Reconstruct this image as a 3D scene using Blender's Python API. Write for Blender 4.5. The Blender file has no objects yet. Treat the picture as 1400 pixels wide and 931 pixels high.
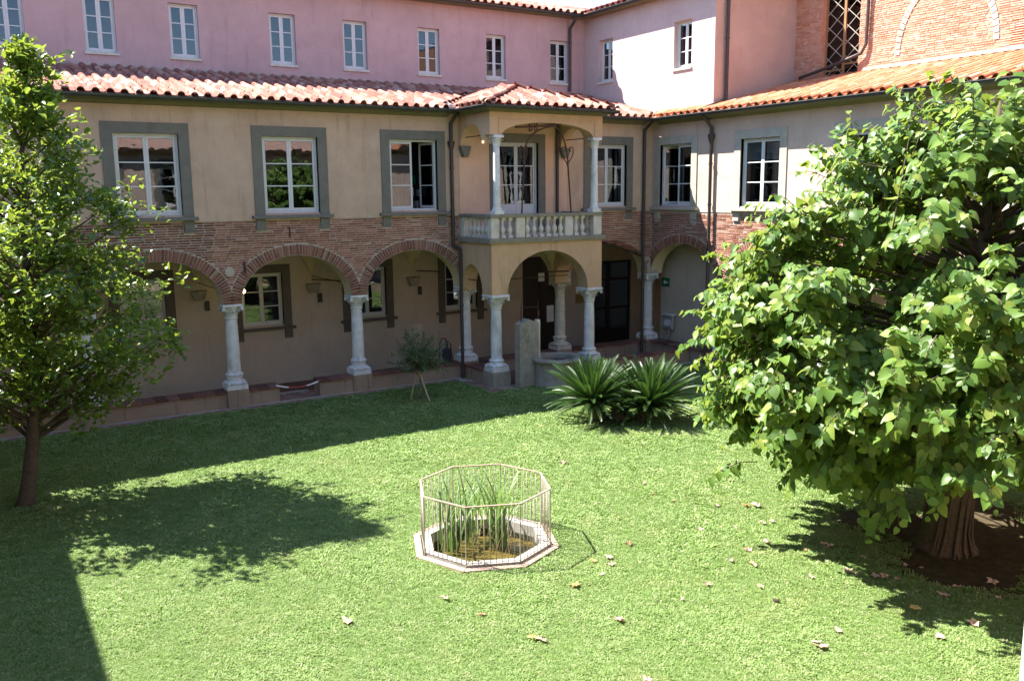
import bpy, math, random
import numpy as np
from mathutils import Matrix, Vector
R = math.radians
rng = random.Random(7)
nrng = np.random.default_rng(11)

# ------------------------------------------------------------------ camera, sky, sun, exposure
scene = bpy.context.scene
col = scene.collection
CAM = Vector((-19.183, -22.672, 5.401))
yaw, pitch, roll = 0.553, -0.166, -0.010
fw = Vector((math.sin(yaw)*math.cos(pitch), math.cos(yaw)*math.cos(pitch), math.sin(pitch)))
rt0 = Vector((math.cos(yaw), -math.sin(yaw), 0)); up0 = rt0.cross(fw)
rt = rt0*math.cos(roll) + up0*math.sin(roll); up = up0*math.cos(roll) - rt0*math.sin(roll)
cd = bpy.data.cameras.new('camera'); cam = bpy.data.objects.new('camera', cd); col.objects.link(cam)
cd.sensor_width = 36.0; cd.lens = 1202.8/1400*36; cd.clip_start = 0.05; cd.clip_end = 800
cam.matrix_world = Matrix(((rt.x, up.x, -fw.x, CAM.x), (rt.y, up.y, -fw.y, CAM.y), (rt.z, up.z, -fw.z, CAM.z), (0, 0, 0, 1)))
scene.camera = cam

SUN_TRAVEL = Vector((0.507, -0.56, -1.0)).normalized()
to_sun = -SUN_TRAVEL
world = bpy.data.worlds.new('World'); scene.world = world; world.use_nodes = True
wn = world.node_tree.nodes; wl = world.node_tree.links
bg = wn['Background']; sky = wn.new('ShaderNodeTexSky'); sky.sky_type = 'NISHITA'; sky.sun_disc = False
sky.sun_elevation = math.asin(to_sun.z); sky.sun_rotation = math.atan2(to_sun.x, to_sun.y)
sky.air_density = 1.0; sky.dust_density = 0.15; sky.ozone_density = 2.0; sky.altitude = 50
wl.new(sky.outputs[0], bg.inputs['Color']); bg.inputs['Strength'].default_value = 0.09
sd = bpy.data.lights.new('sun', 'SUN'); sd.energy = 4.8; sd.angle = R(0.53); sd.color = (1.0, 0.955, 0.88)
sun = bpy.data.objects.new('sun', sd); col.objects.link(sun); sun.location = (-30, 30, 50)
sun.rotation_euler = SUN_TRAVEL.to_track_quat('-Z', 'Y').to_euler()
vs = scene.view_settings
vs.view_transform = 'Standard'; vs.look = 'None'; vs.gamma = 1.0; vs.use_curve_mapping = False
vs.exposure = 2.15
cy_ = scene.cycles; cy_.max_bounces = 7; cy_.diffuse_bounces = 3; cy_.glossy_bounces = 3; cy_.transmission_bounces = 3; cy_.transparent_max_bounces = 8; cy_.caustics_reflective = False; cy_.caustics_refractive = False

# ------------------------------------------------------------------ materials
class NT:
    def __init__(s, name):
        s.m = bpy.data.materials.new(name); s.m.use_nodes = True
        s.t = s.m.node_tree; s.n = s.t.nodes; s.l = s.t.links
        s.b = s.n['Principled BSDF']; s.out = s.n['Material Output']
    def new(s, t, **k):
        o = s.n.new(t)
        for a, v in k.items(): setattr(o, a, v)
        return o
    def link(s, a, b): s.l.new(a, b)
    def noise(s, scale, detail=4, rough=0.6, coord='obj', stretch=None):
        c = s.coord(stretch)
        n = s.new('ShaderNodeTexNoise'); n.inputs['Scale'].default_value = scale
        n.inputs['Detail'].default_value = detail; n.inputs['Roughness'].default_value = rough
        s.link(c, n.inputs['Vector']); return n.outputs['Fac']
    def coord(s, stretch=None):
        g = s.new('ShaderNodeNewGeometry'); o = g.outputs['Position']
        if stretch:
            mp = s.new('ShaderNodeMapping'); mp.inputs['Scale'].default_value = stretch
            s.link(o, mp.inputs['Vector']); o = mp.outputs[0]
        return o
    def ramp(s, fac, stops):
        r = s.new('ShaderNodeValToRGB'); e = r.color_ramp.elements
        while len(e) < len(stops): e.new(0.5)
        for i, (p, c) in enumerate(stops):
            e[i].position = p; e[i].color = (*c, 1) if len(c) == 3 else c
        s.link(fac, r.inputs[0]); return r.outputs[0]
    def mix(s, fac, a, b, mode='MIX'):
        x = s.new('ShaderNodeMix', data_type='RGBA', blend_type=mode)
        for i, v in ((0, fac), (6, a), (7, b)):
            if isinstance(v, (int, float)): x.inputs[i].default_value = v
            elif isinstance(v, tuple): x.inputs[i].default_value = (*v, 1)
            else: s.link(v, x.inputs[i])
        return x.outputs[2]
    def math(s, op, a, b=0.0):
        x = s.new('ShaderNodeMath', operation=op)
        for i, v in ((0, a), (1, b)):
            if isinstance(v, (int, float)): x.inputs[i].default_value = v
            else: s.link(v, x.inputs[i])
        return x.outputs[0]
    def smooth(s, v, lo, hi):
        x = s.new('ShaderNodeMapRange', interpolation_type='SMOOTHSTEP')
        s.link(v, x.inputs[0]); x.inputs[1].default_value = lo; x.inputs[2].default_value = hi
        return x.outputs[0]
    def bump(s, h, strength=0.3, dist=0.02):
        b = s.new('ShaderNodeBump'); b.inputs['Strength'].default_value = strength; b.inputs['Distance'].default_value = dist
        s.link(h, b.inputs['Height']); s.link(b.outputs[0], s.b.inputs['Normal'])
    def fin(s, c, rough=0.85, spec=0.3):
        if isinstance(c, tuple): s.b.inputs['Base Color'].default_value = (*c, 1)
        else: s.link(c, s.b.inputs['Base Color'])
        s.b.inputs['Roughness'].default_value = rough; s.b.inputs['Specular IOR Level'].default_value = spec
        return s.m
    def rnd(s):
        # per-piece random: object random for single pieces, 'rnd' face attribute for joined ones
        oi = s.new('ShaderNodeObjectInfo'); at = s.new('ShaderNodeAttribute', attribute_name='rnd')
        return s.math('FRACT', s.math('ADD', oi.outputs['Random'], at.outputs['Fac']))

def plaster(name, base, vary=0.18, patch=None, streak=0.0, grain=0.25):
    t = NT(name)
    d = tuple(c*(1-vary) for c in base); h = tuple(min(1, c*(1+vary*0.8)) for c in base)
    c = t.ramp(t.noise(0.9, 6, 0.62), [(0.3, d), (0.52, base), (0.72, h)])
    c = t.mix(t.math('MULTIPLY', t.smooth(t.noise(7, 5, 0.7), 0.45, 0.8), 0.22), c, tuple(x*0.7 for x in base))
    c = t.mix(t.math('MULTIPLY', t.smooth(t.noise(2.3, 7, 0.7), 0.48, 0.7), 0.35), c, tuple(x*0.82 for x in base))
    if patch: c = t.mix(t.math('MULTIPLY', t.smooth(t.noise(0.55, 5, 0.65), 0.55, 0.68), 0.55), c, patch)
    if streak: c = t.mix(t.math('MULTIPLY', t.smooth(t.noise(1.0, 5, 0.7, stretch=(5, 5, 0.55)), 0.52, 0.74), streak), c, tuple(x*0.42 for x in base))
    t.bump(t.noise(60, 4, 0.7), grain, 0.006)
    return t.fin(c, 0.92, 0.15)

def stone(name, base, vary=0.2, scale=6, dirt=0.4, rough=0.75):
    t = NT(name)
    c = t.ramp(t.noise(scale, 6, 0.65), [(0.28, tuple(x*(1-vary) for x in base)), (0.55, base), (0.75, tuple(min(1, x*(1+vary*0.7)) for x in base))])
    c = t.mix(t.math('MULTIPLY', t.smooth(t.noise(2.2, 5, 0.7, stretch=(1.5, 1.5, 0.6)), 0.5, 0.75), dirt), c, tuple(x*0.35 for x in base))
    t.bump(t.noise(35, 5, 0.7), 0.35, 0.008)
    return t.fin(c, rough, 0.25)

def pieces(name, stops, rough=0.9, lichen=None, grime=None, bscale=70):
    t = NT(name)
    c = t.ramp(t.rnd(), stops)
    if lichen: c = t.mix(t.math('MULTIPLY', t.smooth(t.noise(3.5, 6, 0.7), 0.52, 0.72), lichen[1]), c, lichen[0])
    if grime: c = t.mix(t.math('MULTIPLY', t.smooth(t.noise(14, 5, 0.7), 0.45, 0.75), grime[1]), c, grime[0])
    t.bump(t.noise(bscale, 4, 0.7), 0.35, 0.006)
    return t.fin(c, rough, 0.15)

def paint(name, c, rough=0.45, spec=0.4, wear=0.08):
    t = NT(name)
    k = t.mix(t.math('MULTIPLY', t.smooth(t.noise(5, 5, 0.7), 0.45, 0.75), wear*4), c, tuple(x*0.72 for x in c))
    return t.fin(k, rough, spec)

def metal(name, c, rough=0.5, met=0.6, rust=None):
    t = NT(name); k = c
    k = t.mix(t.math('MULTIPLY', t.smooth(t.noise(9, 5, 0.7), 0.4, 0.7), 0.6), c, rust or tuple(x*0.6 for x in c))
    m = t.fin(k, rough, 0.4); t.b.inputs['Metallic'].default_value = met; return m

def leafmat(name, stops, trans=0.35, tcol=(0.25, 0.42, 0.05), rough=0.42, pos_scale=1.2, spec=0.35):
    t = NT(name)
    c = t.ramp(t.rnd(), stops)
    c = t.mix(t.math('MULTIPLY', t.noise(pos_scale, 3, 0.6), 0.35), c, stops[0][1])
    t.fin(c, rough, spec)
    tr = t.new('ShaderNodeBsdfTranslucent')
    tc = t.mix(0.5, c, tcol); t.link(tc, tr.inputs['Color'])
    mx = t.new('ShaderNodeMixShader'); mx.inputs[0].default_value = trans
    t.link(t.b.outputs[0], mx.inputs[1]); t.link(tr.outputs[0], mx.inputs[2]); t.link(mx.outputs[0], t.out.inputs['Surface'])
    return t.m

def glass(name, tint=(0.5, 0.55, 0.57), ior=1.7):
    t = NT(name)
    tr = t.new('ShaderNodeBsdfTransparent'); tr.inputs['Color'].default_value = (*tint, 1)
    gl = t.new('ShaderNodeBsdfGlossy'); gl.inputs['Roughness'].default_value = 0.015; gl.inputs['Color'].default_value = (0.93, 0.96, 1, 1)
    f0 = 1.25*((ior-1)/(ior+1))**2; lwt = t.new('ShaderNodeLayerWeight'); lwt.inputs['Blend'].default_value = 0.5
    frs = t.math('ADD', t.math('MULTIPLY', t.math('POWER', lwt.outputs['Facing'], 5.0), 1-f0), f0)
    b = t.new('ShaderNodeBump'); b.inputs['Strength'].default_value = 0.035; b.inputs['Distance'].default_value = 0.05
    t.link(t.noise(2.3, 2, 0.5), b.inputs['Height']); t.link(b.outputs[0], gl.inputs['Normal'])
    mx = t.new('ShaderNodeMixShader'); t.link(frs, mx.inputs[0]); t.link(tr.outputs[0], mx.inputs[1]); t.link(gl.outputs[0], mx.inputs[2])
    t.link(mx.outputs[0], t.out.inputs['Surface']); return t.m

M = {}
M['tan'] = plaster('tan_plaster', (0.52, 0.38, 0.28), 0.16, (0.57, 0.45, 0.36), 0.42)
M['tan_right'] = plaster('pale_tan_plaster', (0.54, 0.405, 0.335), 0.14, (0.60, 0.48, 0.41), 0.2)
M['porch'] = plaster('ochre_plaster', (0.56, 0.38, 0.235), 0.14, (0.5, 0.36, 0.25), 0.5)
M['pink'] = plaster('pink_plaster', (0.475, 0.325, 0.325), 0.12, (0.51, 0.37, 0.37), 0.3)
M['pink_right'] = plaster('sun_paled_pink_plaster', (0.52, 0.40, 0.385), 0.10, (0.56, 0.45, 0.43), 0.14)  # the pink made paler to carry sun and bounce on the right block
M['salmon'] = plaster('salmon_plaster', (0.46, 0.345, 0.30), 0.10, (0.5, 0.38, 0.34), 0.12)
M['vault'] = plaster('yellow_limewash', (0.66, 0.55, 0.33), 0.12)
M['rear'] = plaster('grey_tan_plaster', (0.53, 0.45, 0.355), 0.14, (0.45, 0.40, 0.35), 0.3)
M['low'] = plaster('stained_low_wall_plaster', (0.31, 0.235, 0.17), 0.2, (0.30, 0.25, 0.2), 0.75)
M['inside'] = plaster('darkened_interior', (0.07, 0.06, 0.055), 0.1)  # near-black base colour stands in for unlit rooms behind the panes
M['serena'] = stone('grey_stone', (0.165, 0.16, 0.135), 0.16, 5, 0.3)
M['serena_light'] = stone('pale_grey_stone', (0.40, 0.37, 0.31), 0.14, 5, 0.3)
M['marble'] = stone('white_marble', (0.68, 0.68, 0.66), 0.2, 5, 0.6, 0.6)
M['balus'] = stone('pale_limestone', (0.60, 0.565, 0.48), 0.2, 6, 0.4)
M['ledge'] = stone('mossy_ledge_stone', (0.24, 0.225, 0.165), 0.25, 7, 0.5)
M['pietra'] = stone('grey_brown_stone', (0.31, 0.285, 0.235), 0.35, 4, 0.65)
M['cornice'] = plaster('olive_cornice_paint', (0.19, 0.175, 0.105), 0.12, None, 0.2)
M['mortar'] = plaster('mortar', (0.43, 0.365, 0.31), 0.25)
M['brick'] = pieces('old_brick', [(0, (0.15, 0.055, 0.035)), (0.35, (0.235, 0.085, 0.054)), (0.7, (0.315, 0.13, 0.08)), (0.93, (0.36, 0.18, 0.125)), (1, (0.42, 0.31, 0.24))], grime=((0.30, 0.23, 0.19), 0.35))
M['brick_arch'] = pieces('arch_brick', [(0, (0.20, 0.075, 0.05)), (0.5, (0.29, 0.12, 0.08)), (0.9, (0.36, 0.175, 0.12)), (1, (0.42, 0.29, 0.22))], grime=((0.33, 0.25, 0.2), 0.45))
M['ring_mortar'] = plaster('arch_mortar', (0.36, 0.30, 0.25), 0.2)
M['brick_orange'] = pieces('orange_brick', [(0, (0.33, 0.12, 0.055)), (0.6, (0.42, 0.165, 0.08)), (1, (0.48, 0.23, 0.13))], grime=((0.30, 0.2, 0.14), 0.4))
M['brick_church'] = pieces('church_brick', [(0, (0.40, 0.185, 0.115)), (0.5, (0.50, 0.25, 0.165)), (1, (0.58, 0.35, 0.25))], grime=((0.58, 0.47, 0.38), 0.6), lichen=((0.56, 0.46, 0.40), 0.75))
M['tile'] = pieces('roof_tile', [(0, (0.20, 0.07, 0.055)), (0.4, (0.30, 0.115, 0.085)), (0.75, (0.38, 0.17, 0.13)), (1, (0.46, 0.29, 0.23))], lichen=((0.36, 0.29, 0.25), 0.4), grime=((0.44, 0.28, 0.22), 0.35))
M['tile_orange'] = pieces('orange_roof_tile', [(0, (0.38, 0.13, 0.06)), (0.45, (0.46, 0.17, 0.085)), (0.85, (0.52, 0.22, 0.12)), (1, (0.5, 0.31, 0.21))], lichen=((0.45, 0.33, 0.24), 0.3), grime=((0.58, 0.30, 0.18), 0.4))
M['cotto'] = pieces('terracotta_coping', [(0, (0.12, 0.055, 0.042)), (0.5, (0.175, 0.08, 0.06)), (1, (0.24, 0.125, 0.095))], grime=((0.14, 0.11, 0.095), 0.7))
M['paving'] = pieces('paving_brick', [(0, (0.23, 0.12, 0.10)), (0.5, (0.30, 0.17, 0.135)), (1, (0.36, 0.24, 0.2))], grime=((0.25, 0.21, 0.18), 0.6))
M['cotto_floor'] = plaster('terracotta_floor', (0.20, 0.12, 0.09), 0.25)
M['white'] = paint('white_window_paint', (0.58, 0.60, 0.60))
M['shutter_white'] = paint('pale_blind', (0.62, 0.64, 0.62), 0.8)
M['door_dark'] = paint('dark_wood', (0.035, 0.025, 0.02), 0.4)
M['black'] = paint('black_plastic', (0.015, 0.015, 0.017), 0.4)
M['pipe'] = metal('dark_copper_pipe', (0.075, 0.06, 0.055), 0.45, 0.35, (0.04, 0.04, 0.045))
M['gutter'] = metal('dark_gutter', (0.05, 0.055, 0.055), 0.4, 0.4, (0.08, 0.085, 0.085))
M['zinc'] = metal('zinc_flashing', (0.55, 0.56, 0.57), 0.4, 0.7)
M['iron'] = metal('rusty_iron', (0.10, 0.045, 0.03), 0.7, 0.3, (0.05, 0.03, 0.025))
M['fence'] = metal('weathered_fence_iron', (0.37, 0.33, 0.28), 0.65, 0.0, (0.30, 0.23, 0.18))
M['rail'] = metal('pinkish_rusty_rail', (0.46, 0.32, 0.26), 0.7, 0.0, (0.38, 0.22, 0.16))
M['glass'] = glass('window_glass')
M['glass_far'] = glass('upper_window_glass', (0.3, 0.36, 0.42), 1.6)
M['glass_lead'] = glass('leaded_glass', (0.12, 0.13, 0.15), 1.5)
M['curtain'] = paint('curtain_cloth', (0.6, 0.62, 0.66), 0.9)
M['soil'] = plaster('brown_soil', (0.10, 0.065, 0.04), 0.3)
M['bark'] = stone('tree_bark', (0.10, 0.075, 0.055), 0.35, 14, 0.4, 0.95)
M['bark_pale'] = stone('pale_bark', (0.22, 0.19, 0.15), 0.3, 14, 0.3, 0.95)
M['wood_stake'] = paint('weathered_stake', (0.42, 0.34, 0.24), 0.8)
M['green_sign'] = paint('green_sign', (0.0, 0.16, 0.07), 0.4)
M['sign_white'] = paint('sign_white', (0.75, 0.78, 0.76), 0.5)
M['ochre_sign'] = paint('ochre_plate', (0.28, 0.19, 0.06), 0.5)
M['blue'] = paint('blue_plastic', (0.03, 0.09, 0.33), 0.5)
M['green_cloth'] = paint('dark_cloth', (0.03, 0.03, 0.035), 0.9)
M['red_rope'] = paint('red_plastic', (0.35, 0.05, 0.04), 0.5)
M['algae'] = stone('pond_algae', (0.15, 0.115, 0.04), 0.6, 14, 0.5, 0.6)
M['leaf_left'] = leafmat('left_tree_leaf', [(0, (0.04, 0.09, 0.014)), (0.5, (0.095, 0.175, 0.024)), (0.85, (0.165, 0.265, 0.04)), (1, (0.28, 0.36, 0.07))], 0.45, (0.42, 0.5, 0.05), 0.3, 1.2, 0.6)
M['leaf_right'] = leafmat('right_tree_leaf', [(0, (0.05, 0.11, 0.024)), (0.45, (0.115, 0.205, 0.036)), (0.8, (0.185, 0.285, 0.05)), (1, (0.31, 0.36, 0.08))], 0.4, (0.4, 0.48, 0.05), 0.42, 1.2, 0.3)
M['olive'] = leafmat('olive_leaf', [(0, (0.07, 0.115, 0.05)), (0.6, (0.13, 0.19, 0.085)), (1, (0.22, 0.28, 0.15))], 0.2, (0.2, 0.3, 0.1))
M['palm'] = leafmat('cycad_leaf', [(0, (0.02, 0.05, 0.012)), (0.6, (0.04, 0.088, 0.02)), (1, (0.085, 0.14, 0.042))], 0.15, (0.15, 0.3, 0.04), 0.42, 2.0, 0.35)
M['reed'] = leafmat('reed_blade', [(0, (0.10, 0.18, 0.05)), (0.6, (0.15, 0.25, 0.09)), (0.92, (0.22, 0.32, 0.13)), (1, (0.36, 0.29, 0.14))], 0.35)
M['reed_dry'] = leafmat('dry_reed_blade', [(0, (0.34, 0.24, 0.12)), (1, (0.52, 0.42, 0.25))], 0.2, (0.5, 0.4, 0.2))
M['grass'] = leafmat('lawn_blade', [(0, (0.16, 0.25, 0.065)), (0.5, (0.235, 0.335, 0.10)), (0.88, (0.315, 0.405, 0.16)), (1, (0.46, 0.44, 0.27))], 0.35, (0.3, 0.5, 0.08), 0.6, 0.35)
def patchy_grass():
    m = M['grass']; nt = m.node_tree; t = NT.__new__(NT); t.m = m; t.t = nt; t.n = nt.nodes; t.l = nt.links; t.b = nt.nodes['Principled BSDF']; t.out = nt.nodes['Material Output']
    src = t.b.inputs['Base Color'].links[0].from_socket
    c = t.mix(t.math('MULTIPLY', t.smooth(t.noise(0.8, 6, 0.7), 0.5, 0.72), 0.4), src, (0.36, 0.36, 0.15))
    c = t.mix(t.math('MULTIPLY', t.smooth(t.noise(2.6, 5, 0.7), 0.55, 0.76), 0.28), c, (0.14, 0.25, 0.07))
    t.link(c, t.b.inputs['Base Color'])
patchy_grass()
M['fallen'] = leafmat('dry_leaf', [(0, (0.50, 0.33, 0.24)), (0.6, (0.62, 0.47, 0.37)), (0.9, (0.62, 0.42, 0.10)), (1, (0.30, 0.13, 0.07))], 0.15, (0.5, 0.35, 0.2), 0.7)

def emis(name, c, s):
    t = NT(name); t.b.inputs['Base Color'].default_value = (*c, 1)
    t.b.inputs['Emission Color'].default_value = (*c, 1); t.b.inputs['Emission Strength'].default_value = s; return t.m
M['bulb'] = emis('lit_bulb', (1.0, 0.62, 0.22), 6)

def ground_mat():
    t = NT('lawn_soil')
    c = t.ramp(t.noise(1.4, 6, 0.65), [(0.3, (0.08, 0.13, 0.03)), (0.55, (0.11, 0.17, 0.04)), (0.75, (0.13, 0.17, 0.06))])
    g = t.new('ShaderNodeNewGeometry')
    d = t.new('ShaderNodeVectorMath', operation='DISTANCE'); t.link(g.outputs['Position'], d.inputs[0]); d.inputs[1].default_value = (-6.3, -15.5, 0.05)
    e = t.math('ADD', d.outputs['Value'], t.math('MULTIPLY', t.noise(1.6, 4, 0.6), 1.5))
    c = t.mix(t.smooth(e, 3.4, 2.7), c, t.ramp(t.noise(9, 5, 0.7), [(0.3, (0.045, 0.032, 0.022)), (0.55, (0.07, 0.055, 0.03)), (0.75, (0.11, 0.08, 0.055))]))
    t.bump(t.noise(40, 4, 0.7), 0.5, 0.02)
    return t.fin(c, 0.95, 0.1)
M['lawn'] = ground_mat()

# ------------------------------------------------------------------ mesh helpers
class MB:
    def __init__(s): s.v = []; s.f = []; s.r = []; s.map = None
    def P(s, p): return s.map(*p) if s.map else p
    def add(s, vs, fs, r=0.0):
        o = len(s.v); s.v += [tuple(s.P(p)) for p in vs]; s.f += [tuple(i+o for i in f) for f in fs]; s.r += [r]*len(fs)
    def quad(s, a, b, c, d, r=0.0): s.add([a, b, c, d], [(0, 1, 2, 3)], r)
    def box(s, x0, x1, y0, y1, z0, z1, r=0.0):
        s.add([(x0, y0, z0), (x1, y0, z0), (x1, y1, z0), (x0, y1, z0), (x0, y0, z1), (x1, y0, z1), (x1, y1, z1), (x0, y1, z1)],
              [(3, 2, 1, 0), (4, 5, 6, 7), (0, 1, 5, 4), (1, 2, 6, 5), (2, 3, 7, 6), (3, 0, 4, 7)], r)
    def bevbox(s, x0, x1, y0, y1, z0, z1, b=0.01, r=0.0):
        # box with chamfered vertical and top edges
        p = [(x0+b, y0), (x1-b, y0), (x1, y0+b), (x1, y1-b), (x1-b, y1), (x0+b, y1), (x0, y1-b), (x0, y0+b)]
        q = [(x0+2*b, y0+b), (x1-2*b, y0+b), (x1-b, y0+2*b), (x1-b, y1-2*b), (x1-2*b, y1-b), (x0+2*b, y1-b), (x0+b, y1-2*b), (x0+b, y0+2*b)]
        vs = [(x, y, z0) for x, y in p] + [(x, y, z1-b) for x, y in p] + [(x, y, z1) for x, y in q]
        fs = [tuple(range(7, -1, -1)), tuple(range(16, 24))]
        for k in (0, 8): fs += [(k+i, k+(i+1) % 8, k+8+(i+1) % 8, k+8+i) for i in range(8)]
        s.add(vs, fs, r)
    def tube(s, pts, rad, n=8, cap=True, r=0.0):
        pts = [Vector(p) for p in pts]; m = len(pts)
        if not hasattr(rad, '__len__'): rad = [rad]*m
        vs = []; a = None
        for i in range(m):
            t = (pts[min(i+1, m-1)]-pts[max(i-1, 0)]).normalized()
            if a is None: a = t.orthogonal().normalized()
            else: a = (a - t*a.dot(t)).normalized()
            b = t.cross(a)
            for k in range(n):
                w = 2*math.pi*k/n; vs.append(tuple(pts[i]+(a*math.cos(w)+b*math.sin(w))*rad[i]))
        fs = [(i*n+k, i*n+(k+1) % n, (i+1)*n+(k+1) % n, (i+1)*n+k) for i in range(m-1) for k in range(n)]
        if cap: fs += [tuple(range(n-1, -1, -1)), tuple(range((m-1)*n, m*n))]
        s.add(vs, fs, r)
    def lathe(s, prof, cx, cy, n=20, r=0.0):
        vs = [(cx+q*math.cos(2*math.pi*k/n), cy+q*math.sin(2*math.pi*k/n), z) for q, z in prof for k in range(n)]
        m = len(prof)
        fs = [(i*n+k, i*n+(k+1) % n, (i+1)*n+(k+1) % n, (i+1)*n+k) for i in range(m-1) for k in range(n)]
        fs += [tuple(range(n-1, -1, -1)), tuple(range((m-1)*n, m*n))]
        s.add(vs, fs, r)
    def prism(s, poly, y0, y1, r=0.0):
        n = len(poly)
        vs = [(x, y0, z) for x, z in poly] + [(x, y1, z) for x, z in poly]
        s.add(vs, [tuple(range(n)), tuple(range(2*n-1, n-1, -1))] + [(i, (i+1) % n, n+(i+1) % n, n+i) for i in range(n)], r)
    def mesh(s, name, mat, smooth=False):
        me = bpy.data.meshes.new(name); me.from_pydata(s.v, [], s.f); me.materials.append(mat)
        if any(s.r):
            at = me.attributes.new('rnd', 'FLOAT', 'FACE'); at.data.foreach_set('value', s.r)
        if smooth:
            me.shade_smooth() if smooth is True else me.set_sharp_from_angle(angle=R(smooth))
        me.update(); return me
    def build(s, name, mat, parent=None, smooth=False, kind=None):
        return place(s.mesh(name, mat, smooth), name, parent, kind=kind)

def place(me, name, parent=None, mw=None, kind=None):
    o = bpy.data.objects.new(name, me); col.objects.link(o)
    if parent is not None:
        o.parent = parent
        if parent.parent is None and parent.type == 'EMPTY': o.matrix_parent_inverse = Matrix.Translation(-parent.location)
    if mw is not None: o.matrix_basis = mw
    if kind: o['kind'] = kind
    return o
def tag(o, label, cat, group=None):
    o['label'] = label; o['category'] = cat
    if group: o['group'] = group
    return o
def thing(name, label, cat, loc=(0, 0, 0), group=None):
    o = bpy.data.objects.new(name, None); col.objects.link(o); o.location = loc; o.empty_display_size = 0.2
    return tag(o, label, cat, group)
def structure(name, mb, mat): o = mb.build(name, mat); o['kind'] = 'structure'; return o
def mesh_np(name, V, F, mat, rnd=None, smooth=False):
    me = bpy.data.meshes.new(name); nv = len(V); nf, k = F.shape
    me.vertices.add(nv); me.vertices.foreach_set('co', np.ascontiguousarray(V, dtype=np.float32).ravel())
    me.loops.add(nf*k); me.loops.foreach_set('vertex_index', np.ascontiguousarray(F, dtype=np.int32).ravel())
    me.polygons.add(nf); me.polygons.foreach_set('loop_start', np.arange(0, nf*k, k, dtype=np.int32))
    if rnd is not None:
        at = me.attributes.new('rnd', 'FLOAT', 'FACE'); at.data.foreach_set('value', np.ascontiguousarray(rnd, dtype=np.float32))
    me.materials.append(mat); me.update(calc_edges=True)
    if smooth: me.shade_smooth()
    me.validate(); return me
def AX(plane):            # wall along x, front faces -y:  (u, depth, z)
    return lambda u, d, z: (u, plane+d, z)
def AY(plane):            # wall along y, front faces -x:  (u, depth, z) with u = y
    return lambda u, d, z: (plane+d, u, z)
def dist_cam(p): return (Vector(p)-CAM).length

# wall panel with rectangular openings (front, back and reveals)
def wall_panel(mb, u0, u1, z0, z1, th, holes):
    us = sorted({u0, u1} | {h[0] for h in holes} | {h[1] for h in holes}); zs = sorted({z0, z1} | {h[2] for h in holes} | {h[3] for h in holes})
    us = [u for u in us if u0 <= u <= u1]; zs = [z for z in zs if z0 <= z <= z1]
    for a, b in zip(us, us[1:]):
        for c, d in zip(zs, zs[1:]):
            mu, mz = (a+b)/2, (c+d)/2
            if any(h[0] < mu < h[1] and h[2] < mz < h[3] for h in holes): continue
            mb.quad((a, 0, c), (b, 0, c), (b, 0, d), (a, 0, d)); mb.quad((b, th, c), (a, th, c), (a, th, d), (b, th, d))
    for a, b, c, d in holes:
        c = max(c, z0); d = min(d, z1)
        mb.quad((a, 0, c), (a, th, c), (a, th, d), (a, 0, d)); mb.quad((b, th, c), (b, 0, c), (b, 0, d), (b, th, d))
        mb.quad((a, 0, d), (a, th, d), (b, th, d), (b, 0, d)); mb.quad((a, th, c), (a, 0, c), (b, 0, c), (b, th, c))
    mb.quad((u0, 0, z1), (u1, 0, z1), (u1, th, z1), (u0, th, z1)); mb.quad((u0, th, z0), (u1, th, z0), (u1, 0, z0), (u0, 0, z0))
    mb.quad((u0, 0, z0), (u0, 0, z1), (u0, th, z1), (u0, th, z0)); mb.quad((u1, th, z0), (u1, th, z1), (u1, 0, z1), (u1, 0, z0))

def arch_pts(uc, hs, zs, rise, n=28):
    return [(uc - hs*math.cos(math.pi*i/n), zs + rise*math.sin(math.pi*i/n)) for i in range(n+1)]
# wall above a row of arches: arches = [(uc, hs, zs, rise)], from u0 to u1 up to ztop
def arch_wall(mb, u0, u1, zbase, ztop, th, arches):
    cur = u0
    for uc, hs, zs, rise in arches:
        pts = arch_pts(uc, hs, zs, rise); a = uc-hs
        if a > cur + 1e-4:
            mb.quad((cur, 0, zbase), (a, 0, zbase), (a, 0, ztop), (cur, 0, ztop)); mb.quad((a, th, zbase), (cur, th, zbase), (cur, th, ztop), (a, th, ztop))
            mb.quad((cur, th, zbase), (a, th, zbase), (a, 0, zbase), (cur, 0, zbase))
        if zs > zbase:
            for u in (uc-hs, uc+hs): mb.quad((u, 0, zbase), (u, th, zbase), (u, th, zs), (u, 0, zs))
        for (ua, za), (ub, zb) in zip(pts, pts[1:]):
            mb.quad((ua, 0, za), (ub, 0, zb), (ub, 0, ztop), (ua, 0, ztop)); mb.quad((ub, th, zb), (ua, th, za), (ua, th, ztop), (ub, th, ztop))
            mb.quad((ua, 0, za), (ua, th, za), (ub, th, zb), (ub, 0, zb))
        cur = uc+hs
    if u1 > cur + 1e-4:
        mb.quad((cur, 0, zbase), (u1, 0, zbase), (u1, 0, ztop), (cur, 0, ztop)); mb.quad((u1, th, zbase), (cur, th, zbase), (cur, th, ztop), (u1, th, ztop))
        mb.quad((cur, th, zbase), (u1, th, zbase), (u1, 0, zbase), (cur, 0, zbase))
    mb.quad((u0, 0, ztop), (u1, 0, ztop), (u1, th, ztop), (u0, th, ztop))
    for u in (u0, u1): mb.quad((u, 0, zbase), (u, th, zbase), (u, th, ztop), (u, 0, ztop))

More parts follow.
